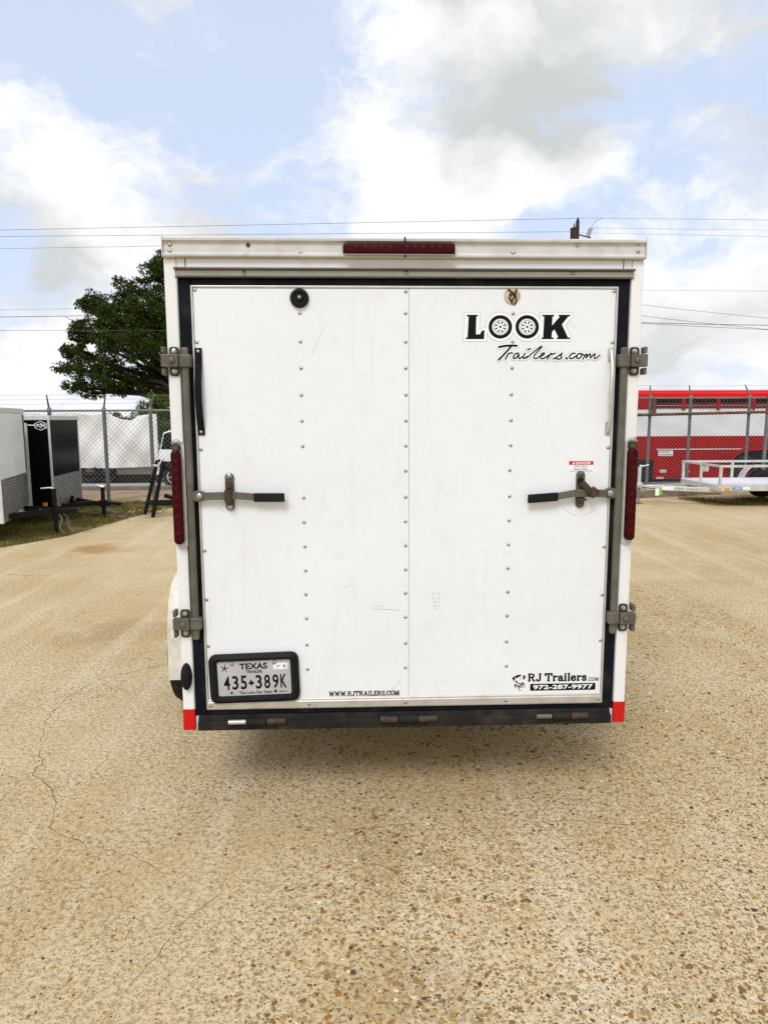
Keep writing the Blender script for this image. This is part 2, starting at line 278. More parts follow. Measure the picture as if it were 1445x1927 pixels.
# ------------------------------------------------------------------ mesh building
WL = {}          # world position of each object's origin
class MB:
    def __init__(s): s.v = []; s.f = []; s.m = []; s.mi = 0
    def add(s, vs, fs):
        o = len(s.v); s.v += [Vector(q) for q in vs]; s.f += [[i+o for i in f] for f in fs]; s.m += [s.mi]*len(fs); return s
    def box(s, x0, x1, y0, y1, z0, z1):
        return s.add([(x0, y0, z0), (x1, y0, z0), (x1, y1, z0), (x0, y1, z0), (x0, y0, z1), (x1, y0, z1), (x1, y1, z1), (x0, y1, z1)],
                     [[0, 3, 2, 1], [4, 5, 6, 7], [0, 1, 5, 4], [1, 2, 6, 5], [2, 3, 7, 6], [3, 0, 4, 7]])
    def prism(s, poly, a, b, axis='y'):      # poly of (x,z) pairs for 'y', (y,z) for 'x', (x,y) for 'z'
        mk = {'y': lambda p, t: (p[0], t, p[1]), 'x': lambda p, t: (t, p[0], p[1]), 'z': lambda p, t: (p[0], p[1], t)}[axis]
        n = len(poly); vs = [mk(p, a) for p in poly]+[mk(p, b) for p in poly]
        return s.add(vs, [list(range(n)), list(range(2*n-1, n-1, -1))]+[[i, i+n, (i+1) % n+n, (i+1) % n] for i in range(n)])
    def tube(s, pts, r, n=8, cap=True):
        pts = [Vector(p) for p in pts]; rs = r if isinstance(r, (list, tuple)) else [r]*len(pts)
        rings = []; up = None
        for i, p in enumerate(pts):
            t = (pts[min(i+1, len(pts)-1)]-pts[max(i-1, 0)]).normalized()
            if up is None:
                up = Vector((0, 0, 1)) if abs(t.z) < .9 else Vector((1, 0, 0))
            a = t.cross(up)
            if a.length < 1e-4: a = t.cross(Vector((0, 1, 0)))
            a.normalize(); b = a.cross(t); up = b
            rings.append([p+(a*math.cos(2*math.pi*k/n)+b*math.sin(2*math.pi*k/n))*rs[i] for k in range(n)])
        vs = [q for rg in rings for q in rg]; fs = []
        for i in range(len(rings)-1):
            for k in range(n): fs.append([i*n+k, i*n+(k+1) % n, (i+1)*n+(k+1) % n, (i+1)*n+k])
        if cap: fs += [list(range(n))[::-1], [len(vs)-n+k for k in range(n)]]
        return s.add(vs, fs)
    def lathe(s, c, axis, prof, n=20):       # prof: list of (radius, offset along axis)
        c = Vector(c); ax = Vector(axis).normalized(); a = ax.orthogonal().normalized(); b = ax.cross(a)
        vs = []; fs = []
        for r, h in prof:
            for k in range(n): vs.append(c+ax*h+(a*math.cos(2*math.pi*k/n)+b*math.sin(2*math.pi*k/n))*max(r, 1e-5))
        for i in range(len(prof)-1):
            for k in range(n): fs.append([i*n+k, i*n+(k+1) % n, (i+1)*n+(k+1) % n, (i+1)*n+k])
        return s.add(vs, fs)
    def beam(s, p, q, w, h):                 # rectangular bar from p to q; w sideways, h upright
        p, q = Vector(p), Vector(q); t = (q-p).normalized(); up = Vector((0, 0, 1)) if abs(t.z) < .95 else Vector((1, 0, 0))
        a = t.cross(up).normalized(); b = a.cross(t).normalized()
        vs = [e+a*(w/2*i)+b*(h/2*j) for e in (p, q) for i, j in ((-1, -1), (1, -1), (1, 1), (-1, 1))]
        return s.add(vs, [[0, 1, 2, 3], [7, 6, 5, 4]]+[[i, i+4, (i+1) % 4+4, (i+1) % 4] for i in range(4)])
    def xf(s, fn): s.v = [Vector(fn(q)) for q in s.v]; return s
    def build(s, name, mats, parent=None, bevel=0.0, smooth=False, seg=2, origin=None, kind=None, label=None):
        mats = mats if isinstance(mats, (list, tuple)) else [mats]
        mn = Vector(map(min, zip(*s.v))); mxx = Vector(map(max, zip(*s.v))); c = Vector(origin) if origin else (mn+mxx)/2
        if parent is None and origin is None: c = Vector(((mn.x+mxx.x)/2, (mn.y+mxx.y)/2, mn.z))
        me = bpy.data.meshes.new(name); me.from_pydata([q-c for q in s.v], [], s.f)
        for mm in mats: me.materials.append(mm)
        me.polygons.foreach_set('material_index', s.m)
        bm = bmesh.new(); bm.from_mesh(me); bmesh.ops.recalc_face_normals(bm, faces=bm.faces)
        if bevel > 0:
            ed = [e for e in bm.edges if len(e.link_faces) == 2 and e.calc_face_angle(0) > 0.5]
            bmesh.ops.bevel(bm, geom=ed, offset=bevel, segments=seg, profile=0.5, affect='EDGES', clamp_overlap=True)
        bm.to_mesh(me); bm.free()
        if smooth:
            me.polygons.foreach_set('use_smooth', [True]*len(me.polygons))
            try: me.set_sharp_from_angle(angle=R(38))
            except Exception: pass
        return place(name, me, c, parent, kind, label)
def place(name, me, c, parent=None, kind=None, label=None):
    o = bpy.data.objects.new(name, me); COL.objects.link(o)
    c = Vector(c); WL[o.name] = c
    if parent is not None: o.parent = parent; o.location = c-WL[parent.name]
    else: o.location = c
    if kind: o['kind'] = kind
    if label: o['label'] = label
    return o
def thing(name, label, cat, loc=(0, 0, 0), group=None):
    o = bpy.data.objects.new(name, None); COL.objects.link(o); o.location = loc; o.empty_display_size = .2
    WL[o.name] = Vector(loc); o['label'] = label; o['category'] = cat
    if group: o['group'] = group
    return o
def tag(o, label, cat, group=None):
    o['label'] = label; o['category'] = cat
    if group: o['group'] = group
    return o
def rrect(x0, x1, z0, z1, r, n=5):
    pts = []
    for cx, cz, a0 in ((x1-r, z1-r, 0), (x0+r, z1-r, 90), (x0+r, z0+r, 180), (x1-r, z0+r, 270)):
        for k in range(n+1):
            a = R(a0+90*k/n); pts.append((cx+r*math.cos(a), cz+r*math.sin(a)))
    return pts
def circ(cx, cz, r, n=20): return [(cx+r*math.cos(2*math.pi*k/n), cz+r*math.sin(2*math.pi*k/n)) for k in range(n)]
def dome_mesh(name, r, h, m, n=8):
    mb = MB().lathe((0, 0, 0), (0, -1, 0), [(r, 0), (r*.9, h*.5), (r*.5, h*.92), (0, h)], n)
    me = bpy.data.meshes.new(name); me.from_pydata(mb.v, [], mb.f); me.materials.append(m)
    me.polygons.foreach_set('use_smooth', [True]*len(me.polygons)); return me

# flat print: text and strokes lying on a surface given by map(u, v, lift)
def text_polys(s, bold=0.0, shear=0.0):
    cu = bpy.data.curves.new('lettering', 'FONT'); cu.body = s; cu.offset = bold; cu.shear = shear; cu.resolution_u = 3
    o = bpy.data.objects.new('lettering', cu); COL.objects.link(o)
    dg = bpy.context.evaluated_depsgraph_get(); me = o.evaluated_get(dg).to_mesh()
    vs = [tuple(v.co[:2]) for v in me.vertices]; fs = [list(p.vertices) for p in me.polygons]
    o.evaluated_get(dg).to_mesh_clear(); bpy.data.objects.remove(o); bpy.data.curves.remove(cu)
    return vs, fs
def flat(name, mb_parts, m, parent, fn, lift, label=None):
    """mb_parts: list of (verts2d, faces); fn(u,v,lift)->world"""
    mb = MB()
    for k, (vs, fs) in enumerate(mb_parts): mb.add([fn(u, v, lift+k*2e-5) for u, v in vs], fs)
    return mb.build(name, m, parent, label=label)
def fit(vs, x0, x1, z0, z1):
    us = [q[0] for q in vs]; zs = [q[1] for q in vs]; a, b, c, d = min(us), max(us), min(zs), max(zs)
    return [(x0+(u-a)/(b-a)*(x1-x0), z0+(q-c)/(d-c)*(z1-z0)) for u, q in vs]
def text_fit(s, x0, x1, z0, z1, bold=0.0, shear=0.0):
    vs, fs = text_polys(s, bold, shear); return (fit(vs, x0, x1, z0, z1), fs)
def strip(pts, wd):
    """ribbon along 2-D points with round-ish ends"""
    P = [Vector(p) for p in pts]; vs = []; fs = []
    ws = wd if isinstance(wd, (list, tuple)) else [wd]*len(P)
    for i, p in enumerate(P):
        t = (P[min(i+1, len(P)-1)]-P[max(i-1, 0)]).normalized(); n = Vector((-t.y, t.x))
        e = -t*ws[i]*.3 if i == 0 else (t*ws[i]*.3 if i == len(P)-1 else Vector((0, 0)))
        vs += [tuple(p+e+n*ws[i]/2), tuple(p+e-n*ws[i]/2)]
    for i in range(len(P)-1): fs.append([2*i, 2*i+1, 2*i+3, 2*i+2])
    return vs, fs
def smoothpts(pts, it=2):
    for _ in range(it):
        q = [pts[0]]
        for a, b in zip(pts, pts[1:]):
            q += [(a[0]*.75+b[0]*.25, a[1]*.75+b[1]*.25), (a[0]*.25+b[0]*.75, a[1]*.25+b[1]*.75)]
        pts = q+[pts[-1]]
    return pts
def poly(pts): return (pts, [list(range(len(pts)))])
def tri_poly(pts):   # concave polygon, triangulated
    from mathutils.geometry import tessellate_polygon
    return (pts, [list(f) for f in tessellate_polygon([[Vector((p[0], p[1], 0)) for p in pts]])])
# slab serif letters, drawn as strokes on a unit-high cell: (advance, strokes, serif bars (x0,x1,y))
SL = {
 'R': (.86, [[(.17, 0), (.17, 1)], [(.17, .95), (.45, .95), (.62, .88), (.62, .6), (.45, .52), (.17, .52)], [(.42, .52), (.66, 0)]], [(.03, .33, 0), (.03, .3, 1), (.55, .82, 0)]),
 'J': (.62, [[(.42, 1), (.42, .2), (.34, .04), (.18, .04), (.08, .14), (.08, .26)]], [(.24, .58, 1)]),
 'T': (.78, [[(.38, 0), (.38, 1)], [(.04, .95), (.72, .95)], [(.06, .97), (.06, .72)], [(.70, .97), (.70, .72)]], [(.22, .54, 0)]),
 'A': (.86, [[(.14, 0), (.40, 1)], [(.40, 1), (.70, 0)], [(.24, .32), (.58, .32)]], [(.0, .28, 0), (.54, .84, 0)]),
 'I': (.4, [[(.18, 0), (.18, 1)]], [(.03, .34, 0), (.03, .34, 1)]),
 'L': (.68, [[(.18, 0), (.18, 1)], [(.18, .05), (.62, .05), (.62, .3)]], [(.03, .34, 0), (.03, .34, 1)]),
 'E': (.7, [[(.18, 0), (.18, 1)], [(.18, .05), (.62, .05), (.62, .27)], [(.18, .95), (.6, .95), (.6, .74)], [(.18, .5), (.46, .5)]], [(.03, .3, 0), (.03, .3, 1)]),
 'S': (.64, [[(.54, .74), (.5, .94), (.22, .96), (.09, .8), (.14, .6), (.44, .44), (.53, .24), (.42, .04), (.14, .05), (.08, .28)]], []),
 'C': (.74, [[(.63, .7), (.58, .92), (.32, .97), (.1, .76), (.1, .24), (.32, .03), (.58, .08), (.65, .28)]], []),
 'O': (.8, [[(.38, .96), (.16, .86), (.08, .5), (.16, .14), (.38, .04), (.6, .14), (.68, .5), (.6, .86), (.38, .96)]], []),
 'M': (1.0, [[(.15, 0), (.15, 1)], [(.17, 1), (.46, .1)], [(.46, .1), (.76, 1)], [(.78, 0), (.78, 1)]], [(.02, .28, 0), (.02, .22, 1), (.64, .93, 0), (.72, .93, 1)]),
 'W': (1.1, [[(.14, 1), (.32, 0)], [(.32, 0), (.52, .9)], [(.52, .9), (.74, 0)], [(.74, 0), (.92, 1)]], [(.0, .3, 1), (.78, 1.06, 1)]),
 '.': (.26, [[(.11, 0.0), (.11, .14)]], []),
 'r': (.56, [[(.17, 0), (.17, .66)], [(.17, .46), (.3, .62), (.46, .62), (.47, .5)]], [(.03, .34, 0), (.03, .2, .64)]),
 'a': (.62, [[(.1, .5), (.16, .62), (.36, .64), (.43, .52), (.43, .1), (.5, .03), (.58, .05)], [(.43, .38), (.2, .34), (.08, .2), (.14, .04), (.3, .03), (.43, .16)]], []),
 'i': (.36, [[(.17, 0), (.17, .66)], [(.17, .82), (.17, .96)]], [(.03, .32, 0), (.03, .2, .64)]),
 'l': (.36, [[(.17, 0), (.17, 1)]], [(.03, .32, 0), (.03, .2, .98)]),
 'e': (.6, [[(.08, .34), (.5, .34), (.46, .56), (.3, .65), (.12, .54), (.07, .32), (.14, .08), (.34, .02), (.52, .14)]], []),
 's': (.52, [[(.42, .5), (.34, .63), (.16, .63), (.1, .5), (.18, .38), (.36, .3), (.42, .16), (.32, .03), (.14, .03), (.07, .18)]], []),
 ' ': (.3, [], []),
}
def slab(s, x0, x1, z0, z1, wd=.17):
    parts = []; x = 0
    for ch in s:
        adv, sts, ser = SL[ch]
        for st in sts: parts.append(strip([(x+a, b) for a, b in (smoothpts(st, 1) if len(st) > 4 else st)], wd))
        for a, b, y in ser:
            yy = min(max(y, .05), .95); parts.append(([(x+a, yy-.05), (x+b, yy-.05), (x+b, yy+.05), (x+a, yy+.05)], [[0, 1, 2, 3]]))
        x += adv
    allv = [q for vs, _ in parts for q in vs]; f = fit(allv, x0, x1, z0, z1); out = []; k = 0
    for vs, fs in parts: out.append((f[k:k+len(vs)], fs)); k += len(vs)
    return out
def back(y0):   # print on a face turned to -Y, lying y0 in front of the rear plane
    return lambda u, v, l: (u, y0-l, v)

# ================================================================== SETTING
def sheet(name, pts, z, m, kind='structure', parent=None):
    from mathutils.geometry import tessellate_polygon
    zz = z if callable(z) else (lambda x, y: z)
    fs = tessellate_polygon([[Vector((p[0], p[1], 0)) for p in pts]])
    return MB().add([(x, y, zz(x, y)) for x, y in pts], [list(f) for f in fs]).build(name, m, parent, kind=kind, origin=(0, 0, 0))
def gz(y): return 0.0 if y < 13 else (-(y-13)*.06 if y < 16 else (-.18-(y-16)*.03 if y < 20 else -.30))
ys = [-600, -60, 5, 13, 16, 20, 60, 1500]
xs = [-1500, -60, -10, 10, 60, 1500]
g = MB().add([(x, y, gz(y)-.008) for y in ys for x in xs], [[j*6+i, j*6+i+1, (j+1)*6+i+1, (j+1)*6+i] for j in range(7) for i in range(5)])
g.build('ground', M_dirt, kind='structure', origin=(0, 0, 0))
LOT = [(-60, -60), (60, -60), (60, 10.9), (12, 10.9), (7.0, 11.0), (3.0, 11.0), (0, 10.9), (-2.6, 10.75), (-3.35, 10.5), (-3.75, 9.9), (-3.97, 9.1), (-4.12, 8.1), (-4.30, 7.06), (-4.55, 6.55), (-4.80, 6.15), (-5.4, 5.3), (-6.6, 4.4), (-9, 3.4), (-60, 2.6)]
lot = sheet('concrete_lot', LOT, 0.0, M_lot)
TURF = [(-60, 2.5), (-9, 3.3), (-6.6, 4.3), (-5.4, 5.2), (-4.75, 6.1), (-4.5, 6.5), (-4.25, 7.0), (-4.05, 8.1), (-3.9, 9.1), (-3.6, 9.9), (-3.4, 10.6), (-4.0, 10.95), (-6, 11.2), (-60, 11.4)]
sheet('turf_strip', TURF, -0.004, M_turf)
# kerb and street beyond the fences
def gq(x0, x1, y0, y1, dz): return [(x0, y0, gz(y0)+dz), (x1, y0, gz(y0)+dz), (x1, y1, gz(y1)+dz), (x0, y1, gz(y1)+dz)]
MB().add(gq(-80, 80, 14.5, 16, .004)+gq(-80, 80, 16, 20, .004)+gq(-80, 80, 20, 26, .004), [[0, 1, 2, 3], [4, 5, 6, 7], [8, 9, 10, 11]]).build('street', M_street, kind='structure', origin=(0, 0, 0))
MB().box(-80, 80, 14.2, 14.4, gz(14.4)-.2, gz(14.2)+.09).build('street_kerb', M_kerb, bevel=.02, kind='structure')

# cracks in the concrete, pieces of the lot
def crack(pts, w=.004):
    P = [GR(*p) for p in pts]; Q = []
    for a, b in zip(P, P[1:]):
        n = max(2, int((b-a).length/.03))
        for k in range(n): Q.append(a.lerp(b, k/n)+Vector((random.gauss(0, .007), random.gauss(0, .007), 0)))
    Q.append(P[-1])
    mb = MB(); vs = []
    for i, q in enumerate(Q):
        t = (Q[min(i+1, len(Q)-1)]-Q[max(i-1, 0)]).normalized(); n = Vector((-t.y, t.x, 0)); ww = .8*w*random.uniform(.15, 1.4)*(.3 if i in (0, len(Q)-1) else 1)
        vs += [q+n*ww/2+Vector((0, 0, .0015)), q-n*ww/2+Vector((0, 0, .0015))]
    mb.add(vs, [[2*i, 2*i+1, 2*i+3, 2*i+2] for i in range(len(Q)-1)]).build('crack', M_crack, lot)
M_crack = mat('crack_dark_brown', (0.19, 0.135, 0.072), 1.0, var=0.5, vscale=30)  # mottled dark brown of the flat crack ribbons
crack([(75, 1412), (78, 1440), (64, 1452), (86, 1476), (102, 1494), (105, 1512), (100, 1556), (116, 1572), (145, 1583), (172, 1598)], .0055)
crack([(190, 1595), (240, 1609), (278, 1624), (302, 1638)], .003)
crack([(318, 1250), (284, 1257), (192, 1277), (160, 1292), (128, 1312), (100, 1338), (82, 1370), (78, 1400)], .0038)
crack([(1000, 1548), (1060, 1543), (1160, 1551), (1190, 1552), (1228, 1545), (1300, 1549), (1405, 1573)], .003)
crack([(640, 1568), (720, 1554), (800, 1548)], .0035)
crack([(420, 1665), (395, 1700), (330, 1750), (300, 1795), (250, 1850), (225, 1880), (214, 1925)], .0022)
crack([(0, 1080), (60, 1084), (96, 1083)], .008)
crack([(1200, 1160), (1290, 1150), (1370, 1156)], .006)

# pebbles set in the surface
PAL = [(0.28, 0.16, 0.05), (0.36, 0.225, 0.08), (0.18, 0.105, 0.045), (0.32, 0.25, 0.15), (0.085, 0.06, 0.038), (0.62, 0.53, 0.39), (0.33, 0.14, 0.03), (0.44, 0.30, 0.13), (0.21, 0.15, 0.08)]
PW = np.array([.24, .22, .15, .09, .05, .06, .05, .10, .06]); PW = PW/PW.sum()
def pebble_shape(seed):
    r = random.Random(seed); mb = MB(); n = 8; vs = []
    ph = [r.uniform(.8, 1.12) for _ in range(n)]
    for rad, h in ((1.0, 0), (.86, .62), (.45, .95)):
        for k in range(n):
            a = 2*math.pi*k/n; vs.append((rad*ph[k]*math.cos(a), rad*ph[k]*math.sin(a)*.72, h))
    fs = [[i*n+k, i*n+(k+1) % n, (i+1)*n+(k+1) % n, (i+1)*n+k] for i in range(2) for k in range(n)]+[[16+k for k in range(n)]]
    return vs, fs
SH = [pebble_shape(i) for i in range(6)]
def inview(x, y):
    d = Vector((x, y, 0))-CAM; z = d.dot(FW)
    return z > .1 and abs(d.dot(RT)/z) < .60 and abs(d.dot(UP)/z) < .80
cells = []
def dens_fn(x, y):     # more stone showing in some patches than in others
    return .55+.45*math.sin(1.7*x+.6)*math.sin(2.1*y-1.0)+.25*math.sin(4.1*x-2.0*y)
pts = []
while len(pts) < 40000:
    y = -1.35+5.2*random.random()**1.55; x = random.uniform(-2.9, 2.9)
    if not inview(x, y) or random.random() > .25+.75*max(0, dens_fn(x, y)): continue
    far = min(1.0, (y+1.35)/5); near_right = min(1.0, max(.3, (x+1.0)/.7))
    if random.random() > near_right: continue
    near_right = max(.5, near_right)
    s = random.lognormvariate(math.log(.0043), .42)*near_right**.5
    pts.append((x, y, min(s, .0125)))
scr = sorted(pts, key=lambda p: -p[2]/(Vector((p[0], p[1], 0))-CAM).length)
meshes = {}
for i, (x, y, s) in enumerate(scr[:300]):
    ci = int(rng.choice(len(PAL), p=PW)); si = i % 6
    if (ci, si) not in meshes:
        vs, fs = SH[si]; me = bpy.data.meshes.new('pebble'); me.from_pydata(vs, [], fs); me.materials.append(M_pebble)
        at = me.color_attributes.new('tint', 'FLOAT_COLOR', 'POINT'); c = np.array([*PAL[ci], 1.0])*np.array([*[random.uniform(.85, 1.15)]*3, 1])
        at.data.foreach_set('color', np.tile(c, len(vs)).astype(np.float32)); me.polygons.foreach_set('use_smooth', [True]*len(fs)); meshes[(ci, si)] = me
    o = bpy.data.objects.new('pebble', meshes[(ci, si)]); COL.objects.link(o); o.parent = lot; o.location = (x, y, -.0006)
    o.scale = (s*1.15, s*1.15, s*.30); o.rotation_euler = (0, 0, random.uniform(0, 6.28))
def stuff_mesh(name, V, Fc, tint, m, parent=None, smooth=False):
    """V (n,3), Fc (k,c) constant-size faces, tint (n,3)"""
    me = bpy.data.meshes.new(name); n, k, c = len(V), len(Fc), Fc.shape[1]
    me.vertices.add(n); me.vertices.foreach_set('co', V.astype(np.float32).ravel())
    me.loops.add(k*c); me.loops.foreach_set('vertex_index', Fc.astype(np.int32).ravel())
    me.polygons.add(k); me.polygons.foreach_set('loop_start', np.arange(0, k*c, c, dtype=np.int32))
    me.update(calc_edges=True); me.materials.append(m)
    at = me.color_attributes.new('tint', 'FLOAT_COLOR', 'POINT'); cc = np.ones((n, 4), np.float32); cc[:, :3] = tint; at.data.foreach_set('color', cc.ravel())
    if smooth: me.polygons.foreach_set('use_smooth', np.ones(k, bool))
    return place(name, me, (0, 0, 0), parent)
rest = scr[300:]; VV = []; FF = []; TT = []; base = 0
for i, (x, y, s) in enumerate(rest):
    vs, fs = SH[i % 6]; v = np.array(vs)*np.array([s*1.15, s*1.15, s*.30]); a = random.uniform(0, 6.28); ca, sa = math.cos(a), math.sin(a)
    v = np.stack([v[:, 0]*ca-v[:, 1]*sa+x, v[:, 0]*sa+v[:, 1]*ca+y, v[:, 2]-.0006], 1)
    q = [f for f in fs if len(f) == 4]+[[16, 17, 18, 19], [16, 19, 20, 23], [20, 21, 22, 23]]
    VV.append(v); FF.append(np.array(q)+base); base += len(v); TT.append(np.tile(np.array(PAL[int(rng.choice(len(PAL), p=PW))])*random.uniform(.8, 1.2), (len(v), 1)))
o = stuff_mesh('pebbles', np.concatenate(VV), np.concatenate(FF), np.concatenate(TT), M_pebble, lot, True); o['kind'] = 'stuff'

# grass strips
def inside(p, pg):
    x, y = p; c = False
    for (x0, y0), (x1, y1) in zip(pg, pg[1:]+pg[:1]):
        if (y0 > y) != (y1 > y) and x < (x1-x0)*(y-y0)/(y1-y0)+x0: c = not c
    return c
def grass(name, pg, n, hmin, hmax, zfn=lambda y: 0.0):
    xs_, ys_ = [p[0] for p in pg], [p[1] for p in pg]; V = []; T = []; k = 0
    while k < n:
        x, y = random.uniform(min(xs_), max(xs_)), random.uniform(min(ys_), max(ys_))
        if not inside((x, y), pg): continue
        cl = math.sin(5*x+1)*math.sin(4.3*y)+.6*math.sin(11*x+7*y)
        if cl < random.uniform(-1.2, .3): continue
        h = random.uniform(hmin, hmax)*(.7+.3*cl); a = random.uniform(0, 6.28); dx, dy = math.cos(a)*.006, math.sin(a)*.006; lx, ly = random.gauss(0, .4)*h, random.gauss(0, .4)*h
        z = zfn(y)
        V += [(x-dx, y-dy, z-.004), (x+dx, y+dy, z-.004), (x+lx, y+ly, z+h)]
        t = random.choice([(1, .95, .6), (1.5, 1.25, 1.0), (.6, .9, .4), (1.9, 1.5, 1.1), (.8, 1.0, .4)]); T += [t]*3; k += 1
    o = stuff_mesh(name, np.array(V), np.arange(3*n).reshape(-1, 3), np.array(T), M_grass); o['kind'] = 'stuff'
    return o
GL = [(-6.5, 4.6), (-5.4, 5.35), (-4.75, 6.2), (-4.5, 6.6), (-4.27, 7.05), (-4.1, 8.1), (-3.95, 9.1), (-3.7, 9.9), (-3.5, 10.6), (-4.5, 11.1), (-7.6, 11.2), (-7.6, 5)]
tag(grass('grass', GL, 26000, .02, .085), 'patchy dry green grass under and around the parked trailers on the left', 'grass')
GRR = [(6.4, 9.9), (7.5, 9.6), (9.5, 9.4), (11, 9.4), (11, 10.8), (6.2, 10.9)]
tag(grass('grass', GRR, 9000, .02, .09), 'dark grass under the silver flatbed utility trailer on the right', 'grass')

# ================================================================== CARGO TRAILER
ct = thing('cargo_trailer', 'white enclosed cargo trailer seen from behind, closed ramp door, middle of the lot', 'trailer', (0, 1.3, 0))
W, ZB, ZT, LEN = .913, .36, 2.285, 3.1
# shell: side walls, floor, roof, wedge nose
sh = MB()
pl = [(-W+.004, .05), (W-.004, .05), (W-.004, LEN), (.12, LEN+.62), (-.12, LEN+.62), (-W+.004, LEN)]
sh.prism(pl, ZB+.06, ZT-.03, 'z').build('body_shell', M_white, ct, bevel=.006)
for s in (-1, 1):
    for k in range(1, 6):
        y = .05+k*.6
        MB().box(min(s*(W-.004), s*(W+.001)), max(s*(W-.004), s*(W+.001)), y-.014, y+.014, ZB+.07, ZT-.08).build('seam_strip', M_white, ct)
    MB().box(min(s*(W-.004), s*(W+.012)), max(s*(W-.004), s*(W+.012)), .06, LEN, ZB+.05, ZB+.13).build('lower_trim', M_alu, ct, bevel=.004)
    MB().box(min(s*(W-.004), s*(W+.014)), max(s*(W-.004), s*(W+.014)), .06, LEN, ZT-.075, ZT-.005).build('roof_edge_trim', M_cap, ct, bevel=.006)
MB().prism([(-W, .05), (W, .05), (W, LEN), (.12, LEN+.62), (-.12, LEN+.62), (-W, LEN)], ZT-.028, ZT-.012, 'z').build('roof', M_white, ct, bevel=.004)
# rear frame
for s in (-1, 1):
    post = MB().box(min(s*.866, s*W), max(s*.866, s*W), -.012, .10, ZB, 2.222).build('corner_post', M_white, ct, bevel=.006)
    MB().box(min(s*.8655, s*(W+.0012)), max(s*.8655, s*(W+.0012)), -.0135, .06, ZB-.001, .449).build('reflector_tape', M_red, post, bevel=.002)
MB().box(-.832, .832, -.010, .10, 2.185, 2.222).build('header_panel', M_white, ct, bevel=.003)
for s in (-1, 1): MB().box(min(s*.8335, s*.8655), max(s*.8335, s*.8655), -.0095, .10, 2.168, 2.222).build('header_end', M_white, ct, bevel=.003)
MB().box(-.866, .866, -.004, .10, 2.150, 2.1845).build('door_head', M_seal, ct)
capm = MB()
prof = [(.06, 2.222), (-.022, 2.222), (-.032, 2.226), (-.033, 2.233), (-.026, 2.238), (-.024, 2.241), (-.024, 2.276), (-.027, 2.279), (-.036, 2.281), (-.037, 2.290), (-.030, 2.294), (.06, 2.298)]
cap = capm.prism(prof, -.908, .908, 'x').build('roof_cap', M_cap, ct, bevel=.0012)
for s in (-1, 1): MB().box(min(s*.9085, s*.9125), max(s*.9085, s*.9125), -.034, .06, 2.223, 2.296).build('cap_end', M_cap, cap, bevel=.001)
screw = dome_mesh('screw', .0085, .006, M_rivet)
for px, py in ((320, 460), (320, 472), (565, 476), (965, 476), (1086, 461), (1200, 459), (1200, 473)):
    p = AT(px, py, -.024); place('screw', screw, p, cap)
p = AT(467, 461, -.024); MB().lathe(p, (0, -1, 0), [(.008, 0), (.007, .005), (0, .006)], 8).build('screw', M_dsteel, cap)
for s in (-1, 1):
    MB().box(s*.832-.001, s*.832+.001, -.0106, 0, 2.186, 2.222).build('panel_joint', M_seal, ct)
drip = MB().prism([(.0, 2.186), (-.030, 2.186), (-.034, 2.183), (-.034, 2.180), (-.012, 2.178), (-.011, 2.158), (-.016, 2.156), (-.016, 2.153), (.0, 2.153)], -.872, .872, 'x').build('drip_rail', M_olive, ct)
MB().prism([(-.0115, 2.177), (-.0125, 2.177), (-.0125, 2.159), (-.0115, 2.159)], -.868, .868, 'x').build('rail_face', M_cap, drip)
for px in (460, 765, 1078):
    p = AT(px, 514, -.013); place('screw', screw, p, drip)
# black seal frame round the door: four lengths
for n_, a in (('seal', (-.8655, -.8195, .001, .06, .419, 2.1495)), ('seal', (.8195, .8655, .001, .06, .419, 2.1495)), ('seal', (-.819, .819, .001, .06, 2.126, 2.1495)), ('seal', (-.819, .819, .001, .06, .419, .441))):
    MB().box(*a).build('door_seal', M_seal, ct, bevel=.004)
# ramp door
door = MB().box(-.8185, .8185, .012, .07, .4415, 2.1255).build('ramp_door', M_seal, ct)
MB().box(-.8095, .0091, -.003, .0115, .470, 2.116).build('door_panel', M_door, door, bevel=.0015)
MB().box(.0101, .8095, -.003, .0115, .470, 2.116).build('door_panel', M_door, door, bevel=.0015)
MB().prism([(.011, .443), (-.009, .443), (-.011, .448), (-.011, .473), (-.008, .476), (-.008, .482), (-.005, .485), (.0, .485), (.011, .4695)], -.811, .811, 'x').build('bottom_trim', M_alu, door, bevel=.0008)
MB().box(-.811, .811, -.007, .011, 2.1165, 2.125).build('top_trim', M_alu, door, bevel=.002)
for s in (-1, 1): MB().box(min(s*.8100, s*.8180), max(s*.8100, s*.8180), -.0085, .011, .443, 2.125).build('side_trim', M_alu, door, bevel=.002)
rv = dome_mesh('rivet', .0072, .0045, M_rivet)
def rivet(x, z, y=-.003): place('rivet', rv, (x, y, z), door)
zc = [2.105, 2.024, 1.917, 1.817, 1.715, 1.615, 1.517, 1.418, 1.314, 1.216, 1.118, 1.020, .922, .822, .712, .608]
for k, z in enumerate(zc[1:]): rivet(-.409+.005*k/15+random.uniform(-.001, .001), z) if k != 6 else None
for z in zc: rivet(-.0035+random.uniform(-.001, .001), z)
for k, z in enumerate(zc[1:]): rivet(.411+.002*k/15+random.uniform(-.001, .001), z)
for z in (2.108, 1.915, 1.506, 1.105, .905, .712): rivet(-.802, z); rivet(.802, z)
rivet(.802, 1.712)
for x in (-.801, -.40, -.004, .413, .801): rivet(x, .462, -.0112)
